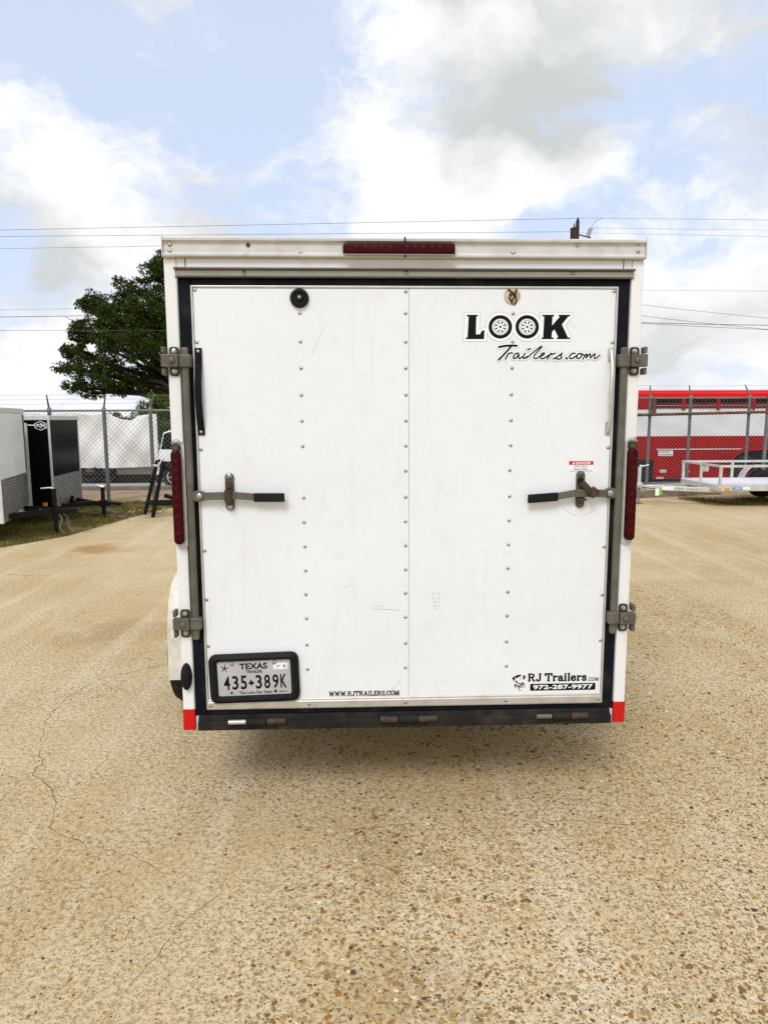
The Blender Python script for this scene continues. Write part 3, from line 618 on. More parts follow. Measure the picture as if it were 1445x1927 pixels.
# round rubber cap and old mount stain
p = AT(563, 560, -.02)
cp_ = MB().lathe((p.x, -.003, p.z), (0, -1, 0), [(.036, 0), (.036, .008), (.033, .014), (.026, .016), (.021, .011), (.015, .010), (.013, .016), (0, .018)], 24).build('rubber_cap', M_rubber, door, smooth=True)
place('rivet', rv, (p.x+.001, -.020, p.z+.002), door)
p = AT(963, 558, 0)
MB().lathe((p.x, -.003, p.z), (0, -1, 0), [(.033, 0), (.031, .0015), (.0, .0018)], 24).build('mount_mark', M_stain, door)
mk = MB()
for pts in ([(955, 545), (962, 550), (958, 562), (963, 572)], [(971, 545), (968, 552), (971, 566), (966, 574)], [(957, 555), (970, 553)], [(962, 549), (967, 558), (962, 567)]):
    mk.tube([(AT(a, b, 0).x, -.0065, AT(a, b, 0).z) for a, b in pts], .0036, 6)
mk.build('broken_hook', M_dsteel, door, smooth=True)
for px, py, L, an, pr in ((600, 640, 60, 64, .0010), (726, 1147, 50, -4, .0016), (712, 1141, 26, -2, .0012), (418, 961, 14, -35, .0012), (745, 1290, 36, 50, .0012), (655, 1103, 18, 20, .001), (1040, 842, 14, 60, .001)):
    p = AT(px, py, 0); dx, dz = math.cos(R(an))*L/952, math.sin(R(an))*L/952
    flat('scratch', [strip([(p.x-dx, p.z-dz), (p.x, p.z+.002), (p.x+dx, p.z+dz)], pr)], M_inkg, door, back(-.003), .0003)
for a0, a1 in ((215, 262), (278, 322)):
    ac = AT(1091, 932, 0); flat('scratch', [strip([(ac.x+.082*math.cos(R(a)), ac.z+.082*math.sin(R(a))) for a in np.linspace(a0, a1, 9)], .0013)], M_inkg, door, back(-.003), .0003)
# faint marker scribble on the right-hand panel
sc = []
for k, (px, py) in enumerate([(815, 1116), (824, 1116), (816, 1126), (817, 1132), (818, 1139), (825, 1125), (824, 1132), (825, 1139), (820, 1144)]):
    p = AT(px, py, 0); sc.append(strip([(p.x-.006, p.z+.003), (p.x, p.z-.001), (p.x+.005, p.z-.004)], .0016))
flat('scribble', sc, M_inkg, door, back(-.003), .0003)

# -- stickers on the door
CO = lambda u, v: (lambda p: (p.x, p.z))(AT(860+u/4.983, 520+v/4.983, 0))
def cp_pts(pts): return [CO(*q) for q in pts]
Lp = [(88, 362), (190, 362), (190, 378), (178, 378), (174, 545), (212, 545), (228, 512), (255, 505), (250, 590), (80, 590), (80, 574), (95, 574), (106, 378), (88, 378)]
Kp = [(795, 362), (905, 362), (905, 378), (890, 378), (886, 462), (960, 378), (948, 378), (948, 362), (1058, 362), (1052, 378), (1038, 378), (978, 452), (1034, 574), (1055, 574), (1050, 590), (930, 590), (930, 574), (944, 574), (908, 500), (885, 522), (882, 574), (900, 574), (900, 590), (788, 590), (788, 574), (802, 574), (812, 378), (795, 378)]
def grow(pts, d):
    n = len(pts); cx = sum(p[0] for p in pts)/n; cz = sum(p[1] for p in pts)/n
    P = [Vector(p) for p in pts]; o = []
    ar = sum(P[i].x*P[(i+1) % n].y-P[(i+1) % n].x*P[i].y for i in range(n))
    for i in range(n):
        a = (P[i]-P[i-1]).normalized(); b = (P[(i+1) % n]-P[i]).normalized(); na = Vector((a.y, -a.x)); nb = Vector((b.y, -b.x))
        if ar < 0: na, nb = -na, -nb
        m_ = na+nb; m_ = m_/max(.5, m_.length_squared/2) if m_.length > .2 else na
        o.append(tuple(P[i]+m_*d))
    return o
logo = MB()
Lb = [(68, 340), (212, 340), (205, 500), (250, 482), (278, 486), (272, 612), (58, 612)]
Kb = [(775, 340), (1080, 340), (1072, 392), (1010, 460), (1068, 560), (1056, 612), (768, 612)]
def sticker_base(name, shapes, m, lift):
    return flat(name, shapes, m, door, back(-.003), lift)
logo = sticker_base('logo_sticker', [tri_poly(cp_pts(grow(Lb, 3))), poly(cp_pts(circ(402, 475, 139, 40))), poly(cp_pts(circ(653, 475, 139, 40))), tri_poly(cp_pts(grow(Kb, 3)))], M_inkg, .0004)
# the sticker's white face, letters and wheels ride on the door as prints of their own
sticker_base('logo_face', [tri_poly(cp_pts(Lb)), poly(cp_pts(circ(402, 475, 136, 40))), poly(cp_pts(circ(653, 475, 136, 40))), tri_poly(cp_pts(Kb))], M_inkw, .0008)
sticker_base('logo_letter', [tri_poly(cp_pts(Lp))], M_ink, .0012)
sticker_base('logo_letter', [tri_poly(cp_pts(Kp))], M_ink, .0012)
for cx in (402, 653):
    ring = [circ(cx, 475, 110, 40), circ(cx, 475, 80, 40)]
    vs = cp_pts(ring[0]+ring[1]); sticker_base('logo_tyre', [(vs, [[k, (k+1) % 40, 40+(k+1) % 40, 40+k] for k in range(40)])], M_ink, .0012)
    sp = []
    for k in range(8):
        a = R(45*k+11); b = R(45*k+34)
        sp.append(tri_poly(cp_pts([(cx+22*math.cos((a+b)/2), 475+22*math.sin((a+b)/2)), (cx+52*math.cos(a), 475+52*math.sin(a)), (cx+52*math.cos(b), 475+52*math.sin(b))])))
    sp.append(poly(cp_pts(circ(cx, 475, 11, 12))))
    for r0 in (79, 62):
        vs = cp_pts(circ(cx, 475, r0, 32)+circ(cx, 475, r0-3, 32)); sp.append((vs, [[k, (k+1) % 32, 32+(k+1) % 32, 32+k] for k in range(32)]))
    sticker_base('logo_rim', sp, M_ink, .0012)
scr_ = [([(390, 664), (430, 655), (500, 649), (555, 652)], 17), ([(505, 655), (462, 705), (420, 750), (386, 785)], 14),
        ([(448, 778), (466, 742), (484, 722), (500, 718), (516, 722)], 10), ([(572, 722), (545, 722), (522, 752), (524, 774), (548, 768), (580, 724), (570, 762), (580, 774), (606, 756)], 10),
        ([(632, 722), (612, 762), (624, 775), (652, 752)], 10), ([(656, 690), (672, 683), (684, 680)], 10),
        ([(650, 764), (700, 722), (765, 668), (798, 652), (770, 684), (722, 735), (712, 768), (735, 775), (772, 750)], 9),
        ([(772, 752), (806, 738), (818, 720), (796, 718), (774, 752), (782, 775), (812, 770), (850, 742)], 10),
        ([(840, 778), (862, 742), (878, 722)], 10), ([(866, 728), (888, 733), (914, 722)], 10),
        ([(896, 776), (940, 752), (988, 714), (962, 740), (980, 764), (950, 780), (924, 772)], 10),
        ([(1017, 764), (1024, 774)], 15),
        ([(1100, 724), (1076, 720), (1044, 752), (1052, 775), (1084, 768), (1116, 742)], 10),
        ([(1150, 724), (1124, 730), (1112, 760), (1128, 775), (1156, 760), (1164, 730), (1148, 722), (1182, 738)], 10),
        ([(1172, 778), (1204, 724), (1212, 736), (1196, 776), (1226, 736), (1246, 722), (1238, 776), (1272, 732), (1290, 724), (1276, 768), (1290, 775), (1330, 740)], 9)]
def capsules(k, lift):
    mb = MB(); step = 0
    for p, wd in scr_:
        q = smoothpts(p, 2) if len(p) > 3 else p
        for a, b in zip(q, q[1:]):
            a, b = Vector(a), Vector(b); t = (b-a).normalized() if (b-a).length > 1e-6 else Vector((1, 0)); ang = math.atan2(t.y, t.x); h = (wd+k)/2
            pts = [(b.x+h*math.cos(ang+R(d)), b.y+h*math.sin(ang+R(d))) for d in (-90, -45, 0, 45, 90)]+[(a.x+h*math.cos(ang+R(d)), a.y+h*math.sin(ang+R(d))) for d in (90, 135, 180, 225, 270)]
            mb.add([(u, -.003-lift-step*4e-6, v) for u, v in cp_pts(pts)], [list(range(10))]); step += 1
    return mb
capsules(34, .0003).build('script_sticker', M_inkg, door)
capsules(30, .0012).build('script_face', M_inkw, door)
capsules(3.0, .0022).build('script_lettering', M_ink, door)
# danger label
flat('danger_sticker', [poly([(.648, 1.411), (.746, 1.411), (.746, 1.453), (.648, 1.453)])], M_inkw, door, back(-.003), .0003)
flat('danger_band', [poly([(.648, 1.438), (.746, 1.438), (.746, 1.453), (.648, 1.453)])], M_inkr, door, back(-.003), .0007)
flat('danger_lettering', [text_fit('DANGER', .674, .736, 1.4405, 1.4505, .02), poly([(.660, 1.4405), (.671, 1.4405), (.6655, 1.450)])], M_inkw, door, back(-.003), .0011)
flat('danger_small_print', [text_fit('Heavy Door', .668, .724, 1.4285, 1.4355, .01), text_fit('Stand Clear', .668, .724, 1.4185, 1.4255, .01), strip([(.652, 1.4135), (.742, 1.4135)], .0014)], M_ink, door, back(-.003), .0007)
# web address
flat('web_lettering', slab('WWW.RJTRAILERS.COM', -.319, -.029, .4885, .512, .19), M_ink, door, back(-.003), .0003)
# dealer sticker: name, telephone bar and dog's head
flat('dealer_lettering', slab('RJ Trailers', .505, .752, .537, .575, .2), M_ink, door, back(-.003), .0003)
flat('dealer_lettering', slab('.COM', .754, .802, .537, .554, .16), M_ink, door, back(-.003), .0003)
flat('telephone_bar', [poly(rrect(.515, .789, .499, .529, .003))], M_ink, door, back(-.003), .0004)
flat('telephone_lettering', [text_fit('972-287-9977', .527, .778, .5045, .524, .03)], M_inkw, door, back(-.003), .0009)
DG = lambda u, v: (lambda p: (p.x, p.z))(AT(940+u/6.88, 1250+v/6.88, 0))
def dpoly(*pts): return tri_poly([DG(*q) for q in pts])
flat('dog_print', [dpoly((155, 175), (190, 150), (195, 190), (180, 220), (168, 195)), dpoly((195, 150), (235, 132), (275, 132), (270, 150), (225, 170), (200, 185)),
                   strip([DG(205, 215), DG(215, 235), DG(240, 245), DG(270, 245), DG(300, 235)], .004), strip([DG(195, 250), DG(190, 280), DG(205, 300)], .0035),
                   strip([DG(200, 265), DG(235, 290), DG(275, 272), DG(320, 255)], .004), strip([DG(240, 310), DG(260, 340), DG(272, 330)], .003), dpoly((205, 205), (228, 212), (220, 228), (206, 220)), poly([DG(*q) for q in circ(265, 185, 7, 8)])], M_ink, door, back(-.003), .0003)
flat('dog_print', [dpoly((290, 138), (325, 140), (335, 165), (315, 195), (300, 195), (298, 165)), strip([DG(215, 260), DG(245, 278), DG(290, 250), DG(310, 240)], .003), strip([DG(240, 300), DG(290, 290), DG(325, 285)], .003)], M_inkb, door, back(-.003), .0006)

# -- licence plate
pc = Vector((AT(480, 1273, 0).x, 0, AT(480, 1273, 0).z)); tilt = R(1.6)
def plc(u, v, l):   # plate coordinates (metres from its centre) to world
    return (pc.x+u*math.cos(tilt)-v*math.sin(tilt), -.003-l, pc.z+u*math.sin(tilt)+v*math.cos(tilt))
lp = MB()
plate = MB().add([plc(u, v, .012) for u, v in rrect(-.150, .150, -.074, .074, .008)], [list(range(24))]).build('license_plate', M_plate, ct)
oo, ii = rrect(-.181, .181, -.102, .102, .03, 6), rrect(-.1475, .1475, -.0725, .0725, .008, 6); n = len(oo)
mm = [((a[0]*.6+b[0]*.4), (a[1]*.6+b[1]*.4)) for a, b in zip(oo, ii)]
m2 = [((a[0]*.25+b[0]*.75), (a[1]*.25+b[1]*.75)) for a, b in zip(oo, ii)]
fr = MB().add([plc(u, v, 0.0) for u, v in oo]+[plc(u, v, .016) for u, v in oo]+[plc(u*.985, v*.975, .026) for u, v in mm]+[plc(u, v, .024) for u, v in m2]+[plc(u, v, .013) for u, v in ii],
              [[j*n+k, j*n+(k+1) % n, (j+1)*n+(k+1) % n, (j+1)*n+k] for j in range(4) for k in range(n)])
fr.build('plate_frame', M_rubber, plate, smooth=True)
lf = lambda u, v, l: plc(u, v, .0125+l)
for tx_a in (('TEXAS', -.058, .055, .037, .063, .03), ('TRAILER', -.034, .034, .021, .033, .02), ('The Lone Star State', -.065, .069, -.067, -.054, .015)): flat('plate_lettering', [text_fit(*tx_a)], M_ink, plate, lf, .0003)
flat('plate_number', [text_fit(ch, x-.0125, x+.0125, -.047, .012, .02) for ch, x in zip('435', (-.112, -.078, -.044))]+[text_fit(ch, x-.0125, x+.0125, -.047, .012, .02) for ch, x in zip('389K', (.017, .051, .085, .117))], M_ink, plate, lf, .0003)
tx = [(-.010, .0), (-.004, .0), (-.004, .010), (.002, .010), (.002, .003), (.010, .002), (.012, -.004), (.010, -.008), (.004, -.011), (.003, -.017), (-.001, -.015), (-.004, -.009), (-.007, -.010), (-.012, -.003)]
flat('plate_state_shape', [tri_poly([(u*.95-.014, v*.95-.017) for u, v in tx])], M_ink, plate, lf, .0003)
st5 = [strip([(-.118, .045), (-.118+.018*math.cos(R(90+72*k-8)), .045+.018*math.sin(R(90+72*k-8)))], [.005, .0015]) for k in range(5)]
flat('plate_star', st5, M_ink, plate, lf, .0003)
flat('registration_sticker', [poly(rrect(.079, .137, .032, .060, .002))], M_inkw, plate, lf, .0003)
flat('registration_print', [text_fit('07', .092, .107, .041, .050, .01), text_fit('26', .116, .130, .041, .052, .02), strip([(.086, .036), (.096, .036)], .001), strip([(.122, .036), (.134, .036)], .001)], M_ink, plate, lf, .0007)
flat('plate_emblem', [poly([(-.095+u, -.060+v) for u, v in circ(0, 0, .005, 10)]), poly([(.083+u, -.060+v) for u, v in circ(0, 0, .006, 10)]), strip([(.098, -.062), (.128, -.062)], .003)], M_ink, plate, lf, .0003)
for u in (-.088, .084): q = plc(u, .062, .0125); place('bolt', screw, q, plate)
# -- rear sill with ramp hinges
sill = MB().prism([(.12, .418), (-.004, .418), (-.006, .414), (-.010, .400), (-.026, .398), (-.028, .394), (-.028, .364), (-.022, .360), (.12, .360)], -.8515, .8515, 'x').build('rear_sill', M_sill, ct, bevel=.001)
for s in (-1, 1): MB().box(min(s*.853, s*.8645), max(s*.853, s*.8645), -.006, .05, .362, .414).build('sill_end', M_cap, sill, bevel=.003)
for i, (x0, x1) in enumerate(((-.727, -.496), (-.108, .124), (.538, .750))):
    d = x1-x0; a, b = x0+d*.32, x0+d*.66
    h = MB().tube([(a, -.030, .398), (b, -.030, .398)], .016, 12).build('ramp_hinge', M_sill, sill, smooth=True)
    MB().tube([(b+.004, -.030, .398), (x1, -.030, .398)], .0135, 12).build('hinge_barrel', M_dsteel, sill, smooth=True)
    MB().tube([(x0, -.030, .398), (a-.004, -.030, .398)], .0095 if i != 1 else .0135, 12).build('hinge_pin', (M_alu, M_dsteel, M_olive)[i], sill, smooth=True)
# -- lock bars with brackets
for s in (-1, 1):
    X = .8455*s
    bar = MB().box(X-.0135, X+.0135, -.030, -.004, .745, 1.895).build('lock_bar', M_olive, ct, bevel=.008, seg=3)
    for z0, z1 in ((1.786, 1.897), (.754, .871)):
        zc_ = (z0+z1)/2+.002; hh = .024
        # back plate on the post, clevis round the bar, outer cam ears
        bk = MB().prism(rrect(min(s*.868, s*.905), max(s*.868, s*.905), z0+.001, z1-.001, .011), -.0125, -.019, 'y').build('bar_bracket', M_dsteel, ct, bevel=.0015)
        MB().box(min(s*.866, s*.930), max(s*.866, s*.930), -.046, -.0195, zc_-hh, zc_+hh).build('bracket_keeper', M_olive, bk, bevel=.003)
        MB().box(min(s*.820, s*.8655), max(s*.820, s*.8655), -.040, -.003, zc_-hh-.001, zc_+hh+.001).build('bracket_sleeve', M_olive, bk, bevel=.007, seg=3)
        for zz in ((z0+.004, zc_-hh-.004), (zc_+hh+.004, z1-.001)): MB().box(min(s*.917, s*.931), max(s*.917, s*.931), -.036, .0, *zz).build('cam_ear', M_olive, bk, bevel=.003)
        for zz, rr_ in ((z0+.019, .0085), (z1-.019, .0085)): MB().lathe((s*.886, -.019, zz), (0, -1, 0), [(rr_*1.35, 0), (rr_*1.3, .003), (rr_, .004), (rr_*.9, .010), (0, .012)], 12).build('bracket_bolt', M_rivet, bk, smooth=True)
        MB().lathe((s*.889, -.046, zc_), (0, -1, 0), [(.0125, 0), (.0115, .005), (.007, .008), (0, .009)], 14).build('bracket_bolt', M_olive, bk, smooth=True)
    # handle
    zh = 1.326
    ear = MB().prism(rrect(min(s*.788, s*.838), max(s*.788, s*.838), zh-.021, zh+.021, .018), -.012, -.031, 'y').build('door_handle', M_olive, ct, bevel=.002)
    MB().lathe((s*.808, -.031, zh), (0, -1, 0), [(.0135, 0), (.012, .006), (.006, .009), (0, .010)], 14).build('pivot_bolt', M_rivet, ear, smooth=True)
    t_ = 0 if s < 0 else R(1.5)
    def hnd(x0, z0, x1, z1, h, y0, y1, nm, m, bv=.0015):
        MB().prism([(s*x0, z0-h/2), (s*x1, z1-h/2), (s*x1, z1+h/2), (s*x0, z0+h/2)], y0, y1, 'y').build(nm, m, ear, bevel=bv)
    dz = 0 if s < 0 else -.008
    hnd(.790, zh, .668, zh+.002, .030, -.027, -.035, 'lever', M_olive)
    hnd(.668, zh+.002, .594, zh-.005+dz*.7, .028, -.027, -.036, 'lever_end', M_olive)
    hnd(.599, zh-.006+dz*.7, .479, zh-.007+dz*1.6, .034, -.024, -.040, 'grip', M_rubber, .004)
    MB().prism(rrect(s*.695-.0175, s*.695+.0175, 1.266, 1.414, .0165, 6), -.0035, -.010, 'y').build('catch_plate', M_olive, ear, bevel=.0015)
    for zz in (1.402, 1.279): MB().lathe((s*.695, -.010, zz), (0, -1, 0), [(.0115, 0), (.0105, .004), (.005, .007), (0, .0075)], 12).build('catch_bolt', M_rivet if s < 0 else M_olive, ear, smooth=True)
    if s < 0:
        MB().box(-.7105, -.6815, -.042, -.010, 1.300, 1.308).build('catch_hook', M_dsteel, ear, bevel=.002)
        MB().box(-.710, -.682, -.0445, -.0355, 1.300, 1.352).build('catch_hasp', M_dsteel, ear, bevel=.003)
        MB().box(-.708, -.684, -.030, -.0102, 1.352, 1.384).build('catch_hinge', M_dsteel, ear, bevel=.006)
    else:
        MB().beam((.692, -.026, 1.372), (.738, -.040, 1.322), .02, .026).build('catch_hasp', M_dsteel, ear, bevel=.003)
        MB().beam((.722, -.044, 1.318), (.748, -.044, 1.346), .02, .03).build('catch_hook', M_dsteel, ear, bevel=.003)
        MB().lathe((.694, -.010, 1.375), (0, -1, 0), [(.013, 0), (.012, .014), (0, .016)], 12).build('catch_hinge', M_rubber, ear)
        MB().box(.676, .712, -.042, -.0102, 1.298, 1.306).build('catch_seat', M_dsteel, ear, bevel=.002)
# pull straps beside the bars
stp = MB(); pts = [(-.797, -.010, 1.893), (-.797, -.014, 1.83), (-.799, -.026, 1.76), (-.799, -.028, 1.70), (-.798, -.022, 1.63), (-.797, -.010, 1.585), (-.797, -.008, 1.562)]
for a, b in zip(pts, pts[1:]):
    stp.add([(a[0]-.013, a[1], a[2]), (a[0]+.013, a[1], a[2]), (b[0]+.013, b[1], b[2]), (b[0]-.013, b[1], b[2]), (a[0]-.013, a[1]+.005, a[2]), (a[0]+.013, a[1]+.005, a[2]), (b[0]+.013, b[1]+.005, b[2]), (b[0]-.013, b[1]+.005, b[2])],
            [[0, 1, 2, 3], [4, 7, 6, 5], [0, 4, 5, 1], [1, 5, 6, 2], [2, 6, 7, 3], [3, 7, 4, 0]])
stp = stp.build('pull_strap', M_seal, ct)
for z in (1.880, 1.574): place('rivet', rv, (-.797, -.012, z), stp)
gh = MB().tube([(.799, -.006, 1.885), (.800, -.02, 1.84), (.797, -.034, 1.80), (.792, -.036, 1.72), (.797, -.034, 1.64), (.800, -.02, 1.60), (.797, -.006, 1.565)], .0075, 8).build('grab_handle', M_alu, ct, smooth=True)
for z0 in (1.842, 1.555): MB().prism(rrect(.786, .812, z0, z0+.055, .008), -.0035, -.0075, 'y').build('handle_foot', M_alu, gh, bevel=.001)
for z in (1.888, 1.852, 1.602, 1.566): place('rivet', rv, (.799, -.0075, z), gh)
# -- lights
bl = MB().prism(rrect(-.2415, .180, 2.229, 2.2735, .014, 5), -.0255, -.032, 'y').build('brake_light', M_rubber, ct, bevel=.001)
MB().prism(rrect(-.240, .1785, 2.232, 2.2725, .013, 5), -.0325, -.056, 'y').build('lens', M_lens, bl, bevel=.008, seg=3, smooth=True)
MB().prism(rrect(-.234, .172, 2.2285, 2.2335, .002, 2), -.0325, -.050, 'y').build('lens_lip', M_inkg, bl)
for k in range(11):
    if k == 5: continue
    x = -.187+k*.031; MB().lathe((x, -.056, 2.253), (0, -1, 0), [(.009, 0), (.006, .0012), (0, .0018)], 10).build('led', M_lens2, bl, smooth=True)
MB().tube([(-.009, -.036, 2.2955), (-.009, -.046, 2.278), (-.009, -.044, 2.270)], .003, 6).tube([(-.009, -.050, 2.230), (-.008, -.040, 2.222)], .003, 6).build('tie_wire', M_rubber, bl, smooth=True)
for s in (-1, 1):
    xa, xb = (-.909, -.868) if s < 0 else (.8675, .9045)
    base_ = MB().prism(rrect(xa-.001, xb+.006, 1.118, 1.540, .016, 5), -.0125, -.021, 'y').build('tail_light', M_cap, ct, bevel=.002)
    x0, x1 = (-.910, -.872) if s < 0 else (.870, .909)
    MB().prism(rrect(x0, x1, 1.138, 1.505, .017, 5), -.0215, -.052, 'y').build('lens', M_lens, base_, bevel=.009, seg=3, smooth=True)
    for k in range(9): MB().lathe(((x0+x1)/2, -.052, 1.18+k*.035), (0, -1, 0), [(.010, 0), (.006, .0014), (0, .002)], 10).build('led', M_lens2, base_, smooth=True)
    MB().prism(rrect(x0+.002, x1-.002, 1.498, 1.532, .015, 5), -.0215, -.040, 'y').build('lamp_end', M_dsteel, base_, bevel=.004, smooth=True)
    MB().lathe(((x0+x1)/2, -.040, 1.512), (0, -1, 0), [(.010, 0), (.009, .003), (0, .005)], 10).build('lamp_screw', M_rust, base_)
    xm = (x0+x1)/2
    MB().tube([(xm-.016, -.024, 1.528), (xm-.010, -.030, 1.543), (xm+.004, -.032, 1.548), (xm+.02, -.024, 1.532)], .003, 6).build('lamp_wire', M_alu, base_, smooth=True)
MB().lathe((-.892, -.0125, .5905), (0, -1, 0), [(1, 0), (1, .010), (.9, .020), (.55, .028), (0, .030)], 20).xf(lambda q: (-.892+(q.x+.892)*.0225, q.y, .5905+(q.z-.5905)*.056)).build('marker_lamp', M_rubber, ct, smooth=True)
# -- running gear
AY, WR = 1.22, .345
for s in (-1, 1):
    xi, xo = W+.014, 1.195
    fm = MB(); pr = [(AY-.43, .265), (AY-.425, .50), (AY-.37, .70), (AY-.22, .80), (AY+.22, .80), (AY+.37, .70), (AY+.425, .50), (AY+.43, .265)]; pr = [pr[0]]+smoothpts(pr[1:-1], 2)+[pr[-1]]
    n = len(pr); nn = [(AY+(y-AY)*.985, z-.008 if .3 < z else z) for y, z in pr]
    vs = [(s*xi, y, z) for y, z in pr]+[(s*xo, y, z) for y, z in pr]+[(s*xi, y, z) for y, z in nn]+[(s*(xo-.006), y, z) for y, z in nn]
    fs = [[k, k+1, n+k+1, n+k] for k in range(n-1)]+[[2*n+k, 2*n+k+1, 3*n+k+1, 3*n+k] for k in range(n-1)]
    fm.add(vs, fs)
    lip = [(AY+(y-AY)*.93, .23+(z-.23)*.93) for y, z in pr]; vs2 = [(s*xo, y, z) for y, z in pr]+[(s*xo, y, z) for y, z in lip]
    fm.add(vs2, [[k, k+1, n+k+1, n+k] for k in range(n-1)])
    fm.build('fender', M_fender, ct, smooth=True)
    xc = 1.135
    wheel = MB().lathe((s*xc, AY, WR), (s, 0, 0), [(.19, -.09), (.21, -.098), (.30, -.10), (.335, -.088), (WR, -.06), (WR, .06), (.335, .088), (.30, .10), (.21, .098), (.19, .09)], 40).build('wheel', M_tyre, ct, smooth=True)
    MB().lathe((s*xc, AY, WR), (s, 0, 0), [(.192, -.09), (.18, .06), (.10, .03), (.055, .045), (.05, .075), (0, .08)], 28).build('rim', M_rim, wheel, smooth=True)
    tb = MB()
    for k in range(44):
        a = 2*math.pi*k/44
        for q in (-.045, .0, .045):
            c = Vector((s*xc+q, AY+math.cos(a+q)*(WR+.003), WR+math.sin(a+q)*(WR+.003))); t = Vector((0, -math.sin(a+q), math.cos(a+q)))
            tb.beam(c-t*.014, c+t*.014, .034, .007)
    tb = tb.build('tread', M_tyre, wheel); tb['kind'] = 'stuff'
MB().tube([(-W, AY, WR), (W, AY, WR)], .038, 10).build('axle', M_blackm, ct)
for s in (-1, 1):
    MB().box(min(s*.66, s*.71), max(s*.66, s*.71), .10, LEN, ZB, ZB+.059).build('frame_rail', M_blackm, ct)
    MB().beam((s*.66, LEN-.02, ZB+.03), (s*.04, LEN+1.35, ZB+.03), .05, .07).build('tongue_beam', M_blackm, ct)
for y in (.3, .8, 1.9, 2.4): MB().box(-.655, .655, y-.02, y+.02, ZB+.005, ZB+.058).build('crossmember', M_blackm, ct)
MB().tube([(0, LEN+1.15, 0), (0, LEN+1.15, .75)], .03, 10).build('tongue_jack', M_blackm, ct)

# ================================================================== PARKED TRAILERS ON THE LEFT
def side_trailer(name, label, near, far, length, zb, zt, skin, black):
    """box trailer whose front end spans near->far; it runs away to the left from there"""
    near, far = Vector((*near, 0)), Vector((*far, 0)); ex = (far-near).normalized(); en = Vector((ex.y, -ex.x, 0))   # en points forward (towards +X)
    wd = (far-near).length
    t = thing(name, label, 'trailer', near+ex*wd/2-en*length/2)
    Wd = lambda a, f, z: near+ex*a+en*f+Vector((0, 0, z))     # a across, f forward
    def bx(a0, a1, f0, f1, z0, z1):
        mb = MB().box(a0, a1, f0, f1, z0, z1); mb.xf(lambda q: Wd(q.x, q.y, q.z)); return mb
    bx(0, wd, -length, 0, zb, zt-.03).build('body_shell', skin, t, bevel=.012)
    bx(-.012, wd+.012, -length-.01, .012, zt-.07, zt).build('roof_rail', M_cap, t, bevel=.008)
    for a in (-.008, wd-.022): bx(a, a+.03, -.022, .008, zb, zt-.072).build('corner_trim', M_cap if not black else M_silver, t, bevel=.004)
    return t, Wd, bx, wd
# white one, nearest the left edge
tA, WA, bA, wA = side_trailer('box_trailer', 'dull white box trailer with tread plate guard, cut off by the left edge', (-4.86, 6.42), (-5.20, 7.88), 2.6, .27, 1.79, M_greyw, False)
gd = bA(.03, wA-.03, .002, .010, .35, .845).build('stone_guard', M_guardb, tA, bevel=.002)
for k in range(13):
    z = .372+k*.036; mb = MB().tube([WA(.035, .011, z), WA(wA-.035, .011, z)], .0055, 5); mb.build('guard_rib', M_guard, gd)
bA(.03, .80, .002, .008, .275, .348).build('guard_foot', M_guard, tA)
bA(wA-.055, wA-.028, .003, .012, .86, 1.70).build('screw_strip', M_dsteel, tA)
for a, z in ((.12, .845), (.75, .845), (1.35, .845)): MB().lathe(WA(a, .010, z-.01), (1, 0, 0), [(.012, 0), (.01, .005), (0, .007)], 8).build('guard_screw', M_rivet, gd)
tc_ = Vector((-4.52, 7.17, 0))
for a in (.2, wA-.2): MB().beam(WA(a, -.1, .33), tc_+Vector((0, 0, .345)), .05, .075).build('tongue_beam', M_blackm, tA)
MB().beam(tc_+Vector((-.25, 0, .345)), tc_+Vector((.34, -.06, .35)), .07, .07).build('coupler', M_blackm, tA, bevel=.008)
jk = MB().tube([tc_+Vector((.01, 0, .30)), tc_+Vector((.01, 0, .655))], .032, 10).build('jack', M_blackm, tA)
MB().tube([tc_+Vector((.01, 0, 0.02)), tc_+Vector((.01, 0, .30))], .027, 10).build('jack_leg', M_blackm, jk)
MB().box(tc_.x-.05, tc_.x+.07, tc_.y-.06, tc_.y+.06, 0, .02).build('jack_foot', M_blackm, jk, bevel=.006)
MB().tube([tc_+Vector((.01, 0, .66)), tc_+Vector((-.04, 0, .672)), tc_+Vector((-.16, -.02, .665))], [.02, .012, .01], 8).build('jack_crank', M_silver, jk, smooth=True)
for k, (dx, dy) in enumerate(((.10, -.03), (.20, .03))):
    ch = MB(); a, b = tc_+Vector((.05+dx*.3, dy, .31)), tc_+Vector((.02+dx, dy*2, .012)); nL = 11
    for i in range(nL):
        c = a.lerp(b, (i+.5)/nL)+Vector((.02*math.sin(i*.7), 0, 0)); d = (b-a).normalized()
        sd = Vector((1, 0, 0)) if i % 2 else Vector((0, 1, 0)); L = .02
        ring = [c+d*L*math.cos(2*math.pi*q/8)+sd*.010*math.sin(2*math.pi*q/8) for q in range(9)]; ch.tube(ring, .0042, 5, False)
    ch.build('safety_chain', M_wire, tA)
tx_ = lambda u, v, l: (tc_.x-.20+u, tc_.y-.045-l-.012, .325+v)
flat('tongue_lettering', [text_fit('47FB', 0, .115, 0, .05, .02)], M_inkw, tA, tx_, .001)
MB().box(tc_.x-.22, tc_.x-.06, tc_.y-.057, tc_.y-.042, .31, .39).build('tongue_plate', M_blackm, tA)
for y in (6.62, 7.66):
    wh = MB().lathe((-6.2, y, .30), (0, 1, 0), [(.15, -.08), (.26, -.09), (.30, -.06), (.30, .06), (.26, .09), (.15, .08)], 24).build('wheel', M_tyre, tA, smooth=True)
MB().tube([(-6.2, 6.5, .30), (-6.2, 7.8, .30)], .03, 8).build('axle', M_blackm, tA)
